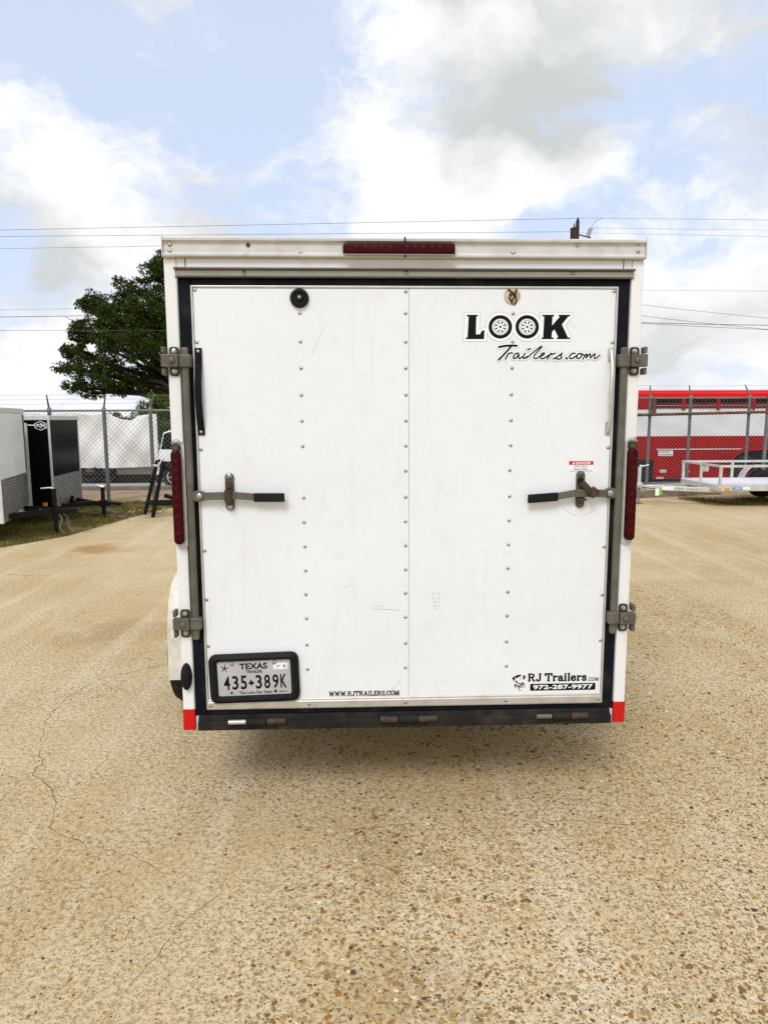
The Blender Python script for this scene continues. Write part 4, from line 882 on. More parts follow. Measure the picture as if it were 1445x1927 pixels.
# black one behind it
tB, WB, bB, wB = side_trailer('box_trailer', 'glossy black box trailer with hexagon emblem, behind the dull white one', (-4.96, 8.19), (-5.11, 9.66), 2.6, .25, 1.69, M_black, True)
MB().box(0, 1, 0, 1, 0, 1)
ang = None
# near side wall lies at a = 0; lay its door trim and emblem on it
def sideB(f, z, l): return WB(-l, f, z)
dr = bB(-.014, -.001, -.86, -.315, .29, 1.575).build('side_door', M_black, tB)
bB(-.022, -.0145, -.40, -.315, .28, 1.575).build('door_trim', M_cap, dr, bevel=.003)
bB(-.022, -.0145, -.86, -.405, 1.50, 1.575).build('door_trim', M_cap, dr, bevel=.003)
sfn = lambda u, v, l: sideB(u, v, l)
eo = lambda u, v, l: sideB((u+.165)*.74+EF, (v-1.555)*.74+EZ, l)
hexo = [(.100*math.cos(R(30+60*k+0))*1.0, 0.072*math.sin(R(30+60*k))) for k in range(6)]
EF = (AT(77.5, 798, 8.19)-WB(0, 0, 0)).dot(Vector((WB(0, 1, 0)-WB(0, 0, 0)))); EZ = AT(77.5, 798, 8.19).z-.025
hx = lambda k: [(EF+u*k, EZ+v*k) for u, v in hexo]
def ringp(a, b): n = len(a); return (a+b, [[k, (k+1) % n, n+(k+1) % n, n+k] for k in range(n)])
flat('hexagon_emblem', [ringp(hx(1.0), hx(.88))], M_inkw, tB, sfn, .003)
flat('emblem_lettering', [strip([(-.245, 1.575), (-.165, 1.588)], .014), strip([(-.245, 1.545), (-.195, 1.548), (-.175, 1.52)], .014), strip([(-.235, 1.54), (-.215, 1.585)], .012), strip([(-.150, 1.505), (-.158, 1.605)], .014),
                          strip([(-.165, 1.588), (-.10, 1.585), (-.085, 1.57), (-.095, 1.556), (-.15, 1.553)], .014), strip([(-.115, 1.553), (-.075, 1.52)], .014)], M_inkw, tB, eo, .004)
flat('emblem_line', [strip([(-.95, 1.588), (-.29, 1.566)], .02)], M_inkw, tB, eo, .003)
p = AT(81, 950, 8.2); bB(-.02, -.001, -.165, -.095, .285, .345).build('marker_lamp', M_amber, tB, bevel=.006)
bB(-.012, -.001, -2.6, -.01, .232, .258).build('lower_trim', M_silver, tB)
gB = bB(.02, wB-.02, .002, .010, .25, .745).build('stone_guard', M_guardb, tB, bevel=.002)
for k in range(13): MB().tube([WB(.025, .011, .275+k*.036), WB(wB-.025, .011, .275+k*.036)], .005, 5).build('guard_rib', M_guard, gB)
bB(wB-.06, wB-.03, .003, .012, .76, 1.58).build('screw_strip', M_cap, tB)
tb_ = Vector((-4.475, 8.93, 0))
for a in (.2, wB-.2): MB().beam(WB(a, -.1, .25), tb_+Vector((-.15, 0, .24)), .05, .075).build('tongue_beam', M_blackm, tB)
MB().beam(tb_+Vector((-.75, .02, .235)), tb_+Vector((.12, 0, .235)), .075, .075).build('tongue', M_blackm, tB, bevel=.006)
MB().beam(tb_+Vector((.10, 0, .245)), tb_+Vector((.30, -.02, .225)), .06, .05).build('coupler', M_blackm, tB, bevel=.012)
MB().beam(tb_+Vector((-.52, -.02, .27)), tb_+Vector((-.49, -.02, .37)), .05, .05).build('coupler_lever', M_blackm, tB, bevel=.01)
jk = MB().tube([tb_+Vector((0, 0, .02)), tb_+Vector((0, 0, .50))], .033, 10).build('jack', M_blackm, tB)
MB().box(tb_.x-.06, tb_.x+.06, tb_.y-.06, tb_.y+.06, 0, .02).build('jack_foot', M_blackm, jk, bevel=.006)
MB().box(tb_.x-.055, tb_.x+.055, tb_.y-.055, tb_.y+.055, .185, .29).build('jack_collar', M_blackm, jk, bevel=.008)
MB().tube([tb_+Vector((.02, 0, .51)), tb_+Vector((-.05, -.01, .53)), tb_+Vector((-.10, -.02, .545))], [.03, .014, .012], 8).build('jack_crank', M_silver, jk, smooth=True)
for y in (8.4, 9.5): MB().lathe((-6.4, y, .29), (0, 1, 0), [(.15, -.08), (.25, -.09), (.29, -.06), (.29, .06), (.25, .09), (.15, .08)], 24).build('wheel', M_tyre, tB, smooth=True)
MB().tube([(-6.4, 8.3, .29), (-6.4, 9.6, .29)], .03, 8).build('axle', M_blackm, tB)

# ================================================================== CHAIN LINK FENCES
def fence(label, xs_posts, yfn, x0, x1, ztop, arm_dx, rust=(), pitch_=.088, wr=.0029, barb=True, zbfn=lambda x: 0.0):
    t = thing('chain_link_fence', label, 'fence', ((x0+x1)/2, yfn((x0+x1)/2), 0))
    for i, x in enumerate(xs_posts):
        y = yfn(x); m = M_rust if i in rust else M_post
        p_ = MB().tube([(x, y, zbfn(x)), (x, y, ztop+.02)], .036, 10).build('post', m, t, smooth=True)
        MB().lathe((x, y, ztop+.02), (0, 0, 1), [(.042, -.03), (.042, .02), (.025, .045), (0, .05)], 10).build('post_cap', m, p_, smooth=True)
        if arm_dx[i] is not None: MB().tube([(x, y, ztop+.04), (x+arm_dx[i], y-.12, ztop+.30)], [.021, .013], 8).build('barb_arm', M_wire, p_, smooth=True)
    MB().tube([(x, yfn(x), ztop) for x in np.linspace(x0, x1, 16)], .021, 8).build('top_rail', M_post, t, smooth=True)
    mb = MB(); H = ztop-.03
    n = int((x1-x0+H)/pitch_)
    for fam in (1, -1):
        for k in range(n):
            a = x0-H+k*pitch_
            pA, pB = (a, 0.0), (a+H, H)
            lo = max(0, x0-a); hi = min(H, x1-a)
            if hi-lo < .05: continue
            q = [(a+lo, lo), (a+hi, hi)]
            if fam < 0: q = [(u, H-v) for u, v in q]
            mb.tube([(u, yfn(u)-.042-(.003 if fam < 0 else 0), v+.02) for u, v in q], wr, 3, False)
    o = mb.build('chain_link', M_wire, t); o['kind'] = 'stuff'
    if barb:
        for k, (dz, dy) in enumerate(((.13, -.05), (.21, -.085), (.29, -.115))):
            mb = MB().tube([(x, yfn(x)+dy, ztop+dz+.03*math.sin(x*1.1+k)*.3) for x in np.linspace(x0, x1, 24)], .0022, 4)
            mb.build('barbed_wire', M_wire, t)
    return t
yl = lambda x: 11.03-.03*(x+4.7)
fence('grey chain link fence in front of the sagging white tarp, arms leaning right', [-7.7, -6.2, -5.14, -4.24, -3.0, -1.5, 0.2], yl, -9.5, 1.2, 1.80, [.10, .02, .09, .12, .1, .1, .1])
yr = lambda x: 13.75-.02*(x-8)
fr_ = fence('grey chain link fence with a rusty pipe rail in front of the red livestock trailer', [4.9, 6.78, 7.75, 9.17, 11.0], yr, 3.4, 12.0, 2.09, [-.08, -.08, -.12, -.2, -.1], rust=(), zbfn=lambda x: -.05)
# rusty pipe gate rail and post of the right-hand fence
MB().tube([(5.2, yr(5.2)-.08, 1.69), (6.6, yr(6.6)-.08, 1.695), (9.55, yr(9.5)-.08, 1.755)], .035, 8).build('rusty_rail', M_rust, fr_, smooth=True)
MB().tube([(9.56, yr(9.5)-.08, -.05), (9.58, yr(9.5)-.08, 1.70)], .045, 10).build('gate_post', M_post, fr_, smooth=True)
MB().tube([(9.58, yr(9.5)-.08, 1.70), (9.60, yr(9.5)-.08, 2.13)], .05, 10).build('gate_post', M_rust, fr_, smooth=True)
MB().tube([(6.84, yr(6.84)-.085, 1.66), (6.84, yr(6.84)-.085, 2.08)], .05, 10).build('rusty_sleeve', M_rust, fr_, smooth=True)

# ================================================================== STEEL STAND BY THE FENCE
sd_ = thing('steel_stand', 'black steel A frame stand leaning legs, left of the white cargo trailer', 'stand', (-3.2, 9.1, 0))
A_ = lambda px, py, Y: AT(px, py, Y)
def leg(p, q, nm='leg', w=.055): MB().beam(p, q, w, w).build(nm, M_blackm, sd_, bevel=.004)
def setz(v, z): v = v.copy(); v.z = z; return v
leg(setz(A_(273, 966, 9.2), 0.0), A_(297, 866, 9.2)); leg(setz(A_(288, 974, 8.85), 0.0), A_(308, 868, 8.85))
leg(setz(A_(430, 966, 9.2), 0.0), A_(420, 880, 9.2)); leg(setz(A_(440, 974, 8.85), 0.0), A_(430, 880, 8.85))
leg(A_(280, 944, 9.15), A_(425, 944, 9.15), 'lower_bar'); leg(A_(290, 948, 8.87), A_(430, 948, 8.87), 'lower_bar')
leg(A_(298, 866, 9.2), A_(380, 935, 9.2), 'brace'); leg(A_(306, 875, 8.88), A_(390, 930, 8.88), 'brace')
leg(A_(278, 945, 9.15), A_(290, 948, 8.87), 'cross_bar'); leg(A_(296, 870, 9.2), A_(308, 872, 8.85), 'cross_bar')
leg(A_(310, 932, 9.0), A_(345, 944, 9.0), 'skid', .06)
MB().tube([A_(290, 876, 8.9), A_(297, 877, 8.85), A_(304, 869, 8.85), A_(309, 862, 8.85)], .022, 8).build('hook_end', M_cap, sd_, smooth=True)
# leaf litter by the jack
V = []; T = []
for k in range(420):
    p = Vector((random.gauss(-4.25, .30), random.gauss(9.35, .35), random.uniform(.0, .05))); a = random.uniform(0, 6.28); L = random.uniform(.02, .06); d = Vector((math.cos(a), math.sin(a), random.uniform(-.3, .5)))*L; e = Vector((-math.sin(a), math.cos(a), random.uniform(-.5, .5)))*L*.4
    V += [tuple(p-d), tuple(p+e), tuple(p+d), tuple(p-e)]; t = random.choice([(1, 1, 1), (.5, .5, .4), (1.4, 1.3, 1.2)]); T += [t]*4
o = stuff_mesh('leaf_litter', np.array(V), np.arange(len(V)).reshape(-1, 4), np.array(T), M_dry); o['kind'] = 'stuff'; tag(o, 'dry leaf litter on the ground beside the black jack', 'leaves')

# ================================================================== TARP-COVERED TRAILER AND WHITE VEHICLE BEYOND THE FENCE
YT = 17.6
tt = thing('covered_trailer', 'long trailer covered with a sagging dirty white tarp, standing beyond the left fence', 'trailer', (-8.0, 18.4, gz(18)))
XL, XR = AT(40, 850, YT).x, AT(297, 850, YT).x
nx, nz = 64, 26; V = []; Fq = []
for j in range(nz+1):
    for i in range(nx+1):
        u = i/nx; v = j/nz; x = XL+(XR-XL)*u; px = 40+257*u
        if px < 205: top = 779+2*math.sin(px*.08)
        elif px < 290: q = (px-205)/85; top = 778+17*(4*q*(1-q))*(.55+.45*q if q < .6 else .82)*1.0
        else: top = 781
        z0 = AT(px, 881-3*max(0, (px-200)/97), YT).z; z1 = AT(px, top, YT).z
        z = z0+(z1-z0)*v
        fold = .045*math.sin(4.2*(x*.8+z*1.1))*(1-v*.5)+.02*math.sin(9*(x*1.1-z*.7))+.10*math.sin(math.pi*v)*math.sin(math.pi*min(1, max(0, (px-205)/85)))+.012*math.sin(23*(x+z))
        V.append((x, YT-fold, z))
for j in range(nz):
    for i in range(nx): a = j*(nx+1)+i; Fq.append([a, a+1, a+nx+2, a+nx+1])
# carry the top edge back over the load
nb = len(V)
for i in range(nx+1):
    x, y, z = V[nz*(nx+1)+i]; V.append((x-.8*i/nx, YT+1.2, z-.05))
for i in range(nx): a = nz*(nx+1)+i; Fq.append([a, a+1, nb+i+1, nb+i])
MB().add(V, Fq).build('tarp', M_tarp, tt, smooth=True)
zh_ = AT(200, 881, YT).z; zl = AT(200, 896, YT).z
MB().prism([(YT+.24, zh_+.25), (YT+.20, zh_-.01), (YT+.22, zl+.03), (YT+.34, zl), (YT+1.7, zl), (YT+1.85, zl+.06), (YT+1.85, zh_+.25)], XL, XR-.1, 'x').build('hull', M_hull, tt, bevel=.02)
p = AT(294, 840, YT); MB().box(p.x-.07, p.x+.06, YT-.06, YT+.02, AT(294, 893, YT).z, AT(294, 779, YT).z).build('end_board', M_tarp, tt, bevel=.005)
p = AT(183, 886, YT); MB().beam((p.x-.05, YT-.03, p.z+.11), (p.x+.04, YT-.03, p.z-.08), .03, .03).build('latch', M_blackm, tt)
MB().box(XL, XR-.15, YT+.25, YT+1.6, zl-.16, zl-.005).build('chassis', M_blackm, tt)
for px in (165, 197):
    X = AT(px, 900, YT).x
    for y in (YT+.25, YT+1.55):
        g0 = gz(y)
        wh = MB().lathe((X, y, g0+.30), (0, 1, 0), [(.15, -.09), (.26, -.10), (.30, -.07), (.30, .07), (.26, .10), (.15, .09)], 24).build('wheel', M_tyre, tt, smooth=True)
MB().box(AT(150, 900, YT).x, AT(213, 900, YT).x, YT+.10, YT+.40, gz(YT)+.33, zl-.01).build('wheel_box', M_blackm, tt, bevel=.05)
# white vehicle
YV = 15.7; gv = gz(YV)
sv = thing('parked_car', 'white car with dark windows, mostly hidden behind the cargo trailer beyond the fence', 'car', (-4.2, YV+.9, gv))
xr_ = AT(299, 880, YV).x
P_ = lambda u, v: (xr_+u, gv+v)
side = [P_(.02, .46), P_(.0, .74), P_(.03, .98), P_(.05, 1.00), P_(.16, 1.44), P_(.30, 1.50), P_(1.9, 1.49), P_(2.55, 1.04), P_(3.6, .95), P_(3.75, .70), P_(3.75, .38), P_(3.35, .30), P_(.75, .30)]
MB().prism(side, YV, YV+1.65, 'y').build('body', M_carw, sv, bevel=.035, seg=3, smooth=True)
for y0, y1 in ((YV-.012, YV+.02), (YV+1.63, YV+1.662)):
    MB().prism([P_(.08, 1.01), P_(.175, 1.41), P_(.34, 1.465), P_(1.05, 1.46), P_(1.05, 1.01)], y0, y1, 'y').build('window', M_glass, sv, bevel=.01)
    MB().prism([P_(1.12, 1.01), P_(1.12, 1.46), P_(1.85, 1.45), P_(2.42, 1.05)], y0, y1, 'y').build('window', M_glass, sv, bevel=.01)
    MB().prism([P_(.03, .30), P_(.03, .70), P_(3.7, .60), P_(3.7, .30)], y0-.005, y1+.005, 'y').build('lower_cladding', M_blackm, sv, bevel=.01)
for u in (.42, 3.0):
    for y, s in ((YV+.06, -1), (YV+1.59, 1)):
        X = xr_+u; r_ = .29
        MB().lathe((X, y, gv+r_+.02), (0, s, 0), [(r_+.05, -.02), (r_+.05, .095), (r_+.02, .10)], 24).build('wheel_arch', M_blackm, sv, smooth=True)
        wh = MB().lathe((X, y, gv+r_), (0, s, 0), [(.17, -.08), (.19, .10), (.25, .125), (r_, .10), (r_, -.08)], 28).build('wheel', M_tyre, sv, smooth=True)
        MB().lathe((X, y, gv+r_), (0, s, 0), [(.20, .105), (.185, .118), (.175, .105), (.17, .06), (0, .06)], 28).build('rim', M_blackm, wh, smooth=True)
        rr_ = MB().lathe((X, y, gv+r_), (0, s, 0), [(.198, .12), (.198, .135), (.168, .135), (.165, .11)], 28).build('rim_lip', M_rim, wh, smooth=True)
        spk = MB()
        for k in range(6):
            a = R(60*k+10); d = Vector((math.cos(a), 0, math.sin(a))); spk.beam(Vector((X, y+s*.115, gv+r_)), Vector((X, y+s*.125, gv+r_))+d*.17, .035, .02)
        spk.build('spokes', M_rim, wh)

# ================================================================== RED LIVESTOCK TRAILER
YL = 16.6; gl = gz(YL)
lv = thing('livestock_trailer', 'long red and white stock trailer with slotted sides, parked beyond the right fence', 'trailer', (10.5, YL+1.0, gl))
x0, x1 = 4.6, 15.5
zz = lambda py: AT(1300, py, YL).z
z_top, z_rail, z_slot0, z_w0, z_w1, z_bot = zz(734), zz(748.5), zz(769), zz(770), zz(821), zz(900)
def LB(nm, a, b, y0, y1, c, d, m, bv=.01): return MB().box(a, b, y0, y1, c, d).build(nm, m, lv, bevel=bv)
LB('lower_panel', x0, x1, YL, YL+2.0, z_bot, z_w1, M_livred, .02)
LB('white_panel', x0, x1, YL+.02, YL+1.98, z_w1+.001, z_w0, M_livw)
MB().prism([(YL-.03, z_rail), (YL-.03, z_top-.10), (YL+.05, z_top), (YL+1.95, z_top), (YL+2.03, z_top-.10), (YL+2.03, z_rail)], x0-.03, x1+.03, 'x').build('roof', M_livred2, lv, bevel=.015)
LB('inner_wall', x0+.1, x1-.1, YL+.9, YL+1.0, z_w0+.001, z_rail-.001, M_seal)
xa = AT(1235, 760, YL).x
LB('front_panel', x0, xa, YL, YL+.08, z_w0+.001, z_rail-.001, M_livred)
hs = z_rail-z_w0
for zc0, hh, m in ((.50, .06, M_livred), (.33, .03, M_livw), (.18, .13, M_livred), (.03, .03, M_livw)):
    LB('slat', xa+.001, x1, YL+.01, YL+.05, z_w0+hs*zc0-hs*hh/2+.004, z_w0+hs*zc0+hs*hh/2+.004, m, .004)
for px in (1286, 1351, 1417, 1483, 1549):
    X = AT(px, 760, YL).x; LB('slat_post', X-.05, X+.05, YL-.02, YL+.009, z_w0-.02, z_rail+.005, M_livred, .006)
LB('trim_line', AT(1235, 845, YL).x, AT(1395, 845, YL).x, YL-.012, YL-.001, zz(846), zz(844.5), M_livw, .002)
Xw = AT(1213, 880, YL).x
LB('wheel_box', AT(1186, 880, YL).x, AT(1228, 880, YL).x, YL-.05, YL-.001, zz(903), zz(864), M_blackm, .03)
for px in (1396, 1450):
    X = AT(px, 890, YL).x
    for y in (YL-.06, YL+1.95):
        MB().lathe((X, y, gl+.38), (0, 1, 0), [(.2, -.1), (.33, -.11), (.38, -.07), (.38, .07), (.33, .11), (.2, .1)], 28).build('wheel', M_tyre, lv, smooth=True)
Xa = AT(1423, 890, YL).x
ar = smoothpts([(Xa-.95, gl+.45), (Xa-.80, gl+.88), (Xa-.3, gl+.98), (Xa+.3, gl+.98), (Xa+.80, gl+.88), (Xa+.95, gl+.45)], 2); ar2 = [(Xa+(u-Xa)*.93, gl+(v-gl)*.93) for u, v in ar]
n = len(ar); MB().add([(u, YL-.22, v) for u, v in ar]+[(u, YL-.001, v) for u, v in ar]+[(u, YL-.22, v) for u, v in ar2], [[k, k+1, n+k+1, n+k] for k in range(n-1)]+[[k, k+1, 2*n+k+1, 2*n+k] for k in range(n-1)]).build('fender', M_livred, lv, smooth=True)
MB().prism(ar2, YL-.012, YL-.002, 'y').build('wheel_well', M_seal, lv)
def sign(px0, px1, py0, py1, rows):
    a, b = AT(px0, py0, YL), AT(px1, py1, YL); s0 = MB().box(a.x, b.x, YL-.012, YL-.001, b.z, a.z).build('placard', M_livw, lv)
    pr_ = [strip([(a.x+.06*(b.x-a.x)+.0, b.z+(k+.5)/rows*(a.z-b.z)), (b.x-(.08+.2*(k % 2))*(b.x-a.x), b.z+(k+.5)/rows*(a.z-b.z))], (a.z-b.z)/rows*.45) for k in range(rows)]
    flat('placard_print', pr_, M_inkg, s0, lambda u, v, l: (u, YL-.0125-l, v), .002)
sign(1238, 1265, 848, 858, 2); sign(1241, 1253, 884, 889, 1); sign(1320, 1332, 877, 887, 3); sign(1234, 1247, 898, 901, 1); sign(1290, 1296, 886, 889, 1)
MB().box(x0+.3, x1-.3, YL+.3, YL+1.7, gl+.42, z_bot-.001).build('chassis', M_blackm, lv)

# ================================================================== ALUMINIUM UTILITY TRAILER
ut = thing('utility_trailer', 'silver aluminium flatbed utility trailer with low rails, on the right of the lot', 'trailer', (8.3, 10.25, 0))
Yn, Yf, Yc = 9.53, 10.98, 10.25
xn, xf = AT(1360.6, 915, Yn).x, AT(1272.6, 900, Yf).x
xn = xf = (xn+xf)/2; XE = xn+3.1
zd = AT(1360.6, 916, Yn).z+.03; zr = zd+.34
sfb = lambda p, q, w, h, nm, m=M_silver, par=None: MB().beam(p, q, w, h).build(nm, m, par or ut, bevel=.004)
sfb((xn, Yn, zd-.05), (XE, Yn, zd-.05), .05, .12, 'side_frame'); sfb((xn, Yf, zd-.05), (XE, Yf, zd-.05), .05, .12, 'side_frame')
sfb((xn, Yn+.026, zd-.05), (xn, Yf-.026, zd-.05), .05, .10, 'front_frame'); sfb((XE-.03, Yn+.026, zd-.05), (XE-.03, Yf-.026, zd-.05), .05, .10, 'rear_frame')
M_deck = mat('deck_sheet', (0.70, 0.70, 0.74), 0.4, var=0.06, vscale=3)
MB().box(xn+.026, XE-.06, Yn+.026, Yf-.026, zd-.03, zd-.004).build('deck', M_deck, ut)
for Y in (Yn, Yf):
    for k in range(4):
        X = min(max(xn+.03+k*(3.0/3), xn+.03), XE-.04); sfb((X, Y, zd+.012), (X, Y, zr-.022), .045, .045, 'rail_post')
    sfb((xn, Y, zr), (XE, Y, zr), .045, .042, 'top_rail')
sfb((xn+.03, Yn+.024, zr), (xn+.03, Yf-.024, zr), .042, .040, 'front_rail'); sfb((xn+.03, Yc, zd+.012), (xn+.03, Yc, zr-.022), .042, .04, 'rail_post')
apx = AT(1203, 912, Yc)
for Y in (Yn+.08, Yf-.08): sfb((xn+.5, Y, zd-.125), (apx.x+.12, Yc+(.02 if Y > Yc else -.02), zd-.10), .05, .085, 'tongue_beam')
tl = sfb((apx.x-.04, Yc, zd-.085), (apx.x+.22, Yc, zd-.085), .08, .06, 'coupler')
jx = AT(1203, 880, Yc-.06)
jk = MB().tube([(jx.x, Yc-.07, .32), (jx.x, Yc-.07, AT(1203, 878, Yc).z)], .032, 10).build('jack', M_silver, ut, smooth=True)
MB().tube([(jx.x, Yc-.07, .02), (jx.x, Yc-.07, .32)], .022, 8).build('jack_leg', M_post, jk); MB().box(jx.x-.07, jx.x+.07, Yc-.14, Yc, 0, .02).build('jack_foot', M_post, jk, bevel=.006)
MB().tube([(jx.x-.005, Yc-.07, AT(1203, 878, Yc).z+.01), (jx.x+.06, Yc-.08, AT(1203, 878, Yc).z+.015), (jx.x+.16, Yc-.1, AT(1203, 876, Yc).z+.02)], [.03, .014, .010], 8).build('jack_crank', M_silver, jk, smooth=True)
MB().lathe((jx.x-.01, Yc-.11, zd-.04), (0, -1, 0), [(.055, 0), (.055, .02), (.03, .03), (0, .03)], 12).build('jack_mount', M_silver, jk, smooth=True)
p0 = Vector((jx.x+.04, Yc-.10, zd-.09)); MB().tube([p0, p0+Vector((.3, -.12, -.035)), p0+Vector((.42, -.2, -.10))], .008, 6).build('light_cable', M_rubber, ut)
tg = AT(1238, 925, Yc-.3)
MB().box(tg.x-.07, tg.x+.0, Yc-.335, Yc-.33, tg.z-.07, tg.z+.06).build('paper_tag', M_inkw, ut); MB().box(tg.x+.002, tg.x+.055, Yc-.336, Yc-.331, tg.z-.06, tg.z+.06).build('green_tag', M_green, ut)
def onside(a, b, z0_, z1_, nm, m): return MB().box(a, b, Yn-.034, Yn-.0255, z0_, z1_).build(nm, m, ut, bevel=.002)
onside(xn+.0, xn+.04, zd-.09, zd-.05, 'marker_lamp', M_amber); onside(xn+.11, xn+.20, zd-.10, zd-.05, 'marker_lamp', M_amber)
bs = onside(xn+.26, xn+.43, zd-.085, zd-.035, 'maker_sticker', M_blue); onside(xn+.432, xn+.57, zd-.085, zd-.035, 'maker_sticker', M_inkw)
flat('sticker_print', [strip([(xn+.28, zd-.052), (xn+.41, zd-.052)], .012), strip([(xn+.30, zd-.070), (xn+.40, zd-.070)], .006)], M_inkw, bs, lambda u, v, l: (u, Yn-.0345-l, v), .001)
# dark lettering along the near tongue beam
ta, tb2 = Vector((apx.x+.12, Yc-.02, zd-.10)), Vector((xn+.5, Yn+.08, zd-.125)); td = (tb2-ta).normalized(); tn_ = Vector((td.y, -td.x, 0)).normalized()
def tfn(u, v, l): q = ta+td*u+tn_*(.0265+l); return (q.x, q.y, q.z+v)
flat('tongue_print', [strip([(.50+.035*k, -.012), (.515+.035*k, .012)], .016) for k in range(5)]+[strip([(.72+.05*k, -.008), (.735+.05*k, .008)], .02) for k in range(4)], M_inkg, ut, tfn, .001)
flat('tongue_label', [poly([(.28, -.03), (.48, -.03), (.48, .03), (.28, .03)])], M_inkw, ut, tfn, .001)
for Y, s in ((Yn-.02, -1), (Yf+.02, 1)):
    for k, Xw_ in enumerate((xn+1.75,)):
        yw = Y+s*.13
        wh = MB().lathe((Xw_, yw, .28), (0, s, 0), [(.15, -.08), (.24, -.09), (.28, -.06), (.28, .06), (.24, .09), (.15, .08)], 28).build('wheel', M_tyre, ut, smooth=True)
        MB().lathe((Xw_, yw, .28), (0, s, 0), [(.155, .085), (.14, .04), (.05, .05), (0, .06)], 20).build('rim', M_rim, wh, smooth=True)
        ar = smoothpts([(Xw_-.48, zd-.06), (Xw_-.36, zd+.18), (Xw_-.2, zd+.25), (Xw_+.2, zd+.25), (Xw_+.36, zd+.18), (Xw_+.48, zd-.06)], 2); ar2 = [(Xw_+(u-Xw_)*.92, v-.03) for u, v in ar]; n = len(ar)
        MB().add([(u, Y+s*.006, v) for u, v in ar]+[(u, Y+s*.24, v) for u, v in ar]+[(u, Y+s*.24, v) for u, v in ar2], [[k, k+1, n+k+1, n+k] for k in range(n-1)]+[[n+k, n+k+1, 2*n+k+1, 2*n+k] for k in range(n-1)]).build('fender', M_silver, ut, smooth=True)
MB().tube([(xn+1.75, Yn-.1, .28), (xn+1.75, Yf+.1, .28)], .03, 8).build('axle', M_post, ut)
# timber laid along the edge of the lot
a, b = GR(1150, 938), GR(1330, 930)
tag(MB().beam(a+Vector((0, .1, .06)), b+Vector((.3, .1, .06)), .16, .14).build('timber_beam', M_wood, bevel=.012), 'weathered timber beam lying on the lot edge under the tongue of the silver flatbed', 'beam')

# ================================================================== TREES
def leaves(name, clumps, nl, size, m, parent, palette, seed=1):
    r = np.random.default_rng(seed); wts = np.array([c[1][0]*c[1][1]*c[1][2] for c in clumps])**.75; wts /= wts.sum()
    idx = r.choice(len(clumps), nl, p=wts); C0 = np.array([c[0] for c in clumps])[idx]; RD = np.array([c[1] for c in clumps])[idx]
    d = r.normal(size=(nl, 3)); d /= np.linalg.norm(d, axis=1)[:, None]; rad = r.random(nl)**.42
    # twigs: leaves gather on sub-centres
    sub = r.normal(size=(len(clumps), 46, 3)); sub /= np.linalg.norm(sub, axis=2)[:, :, None]; sub *= (r.random((len(clumps), 46, 1))**.4)
    pick = r.integers(0, 46, nl); ctr = sub[idx, pick]
    P = C0+RD*(ctr*.92+d*rad[:, None]*.25)
    ax = r.normal(size=(nl, 3)); ax /= np.linalg.norm(ax, axis=1)[:, None]; bx_ = np.cross(ax, r.normal(size=(nl, 3))); bx_ /= np.linalg.norm(bx_, axis=1)[:, None]
    L = size*(.6+.8*r.random(nl))[:, None]; wv_ = L*.42
    V = np.stack([P-ax*L, P+bx_*wv_, P+ax*L, P-bx_*wv_], 1).reshape(-1, 3)
    pal = np.array(palette)[r.integers(0, len(palette), nl)]*(.75+.5*r.random((nl, 1))); T = np.repeat(pal, 4, 0)
    o = stuff_mesh(name, V, np.arange(4*nl).reshape(-1, 4), T, m, parent); o['kind'] = 'stuff'; return o
def tree(name, label, base_, trunk_h, trunk_r, clumps, nl, size, m, palette, seed):
    t = thing(name, label, 'tree', base_); b = Vector(base_); top = b+Vector((0, 0, trunk_h)); r = random.Random(seed)
    tr = MB().tube([b+Vector((0, 0, -.3)), b+Vector((.05, 0, trunk_h*.5)), top], [trunk_r*1.25, trunk_r, trunk_r*.85], 10)
    for c, rd in clumps:
        c = Vector(c); mid = top.lerp(c, .5)+Vector((r.uniform(-.2, .2), r.uniform(-.2, .2), r.uniform(0, .35)))
        tr.tube([top-Vector((0, 0, .2)), mid, c], [trunk_r*.5, trunk_r*.26, trunk_r*.10], 6)
        for k in range(5):
            e = c+Vector((r.uniform(-1, 1)*rd[0], r.uniform(-1, 1)*rd[1], r.uniform(-.8, .9)*rd[2])); tr.tube([mid.lerp(c, .6), mid.lerp(c, .6).lerp(e, .55)+Vector((0, 0, .08)), e], [trunk_r*.14, trunk_r*.08, trunk_r*.03], 4)
    tr.build('trunk', M_bark, t, smooth=True)
    leaves('crown', clumps, nl, size, m, t, palette, seed); return t
YO = 26.0
def cl(px, py, dy, r, rz=None): p = AT(px, py, YO+dy); k = r/45.3; return ((p.x, p.y, p.z), (k, k*1.1, (rz or r*.8)/45.3))
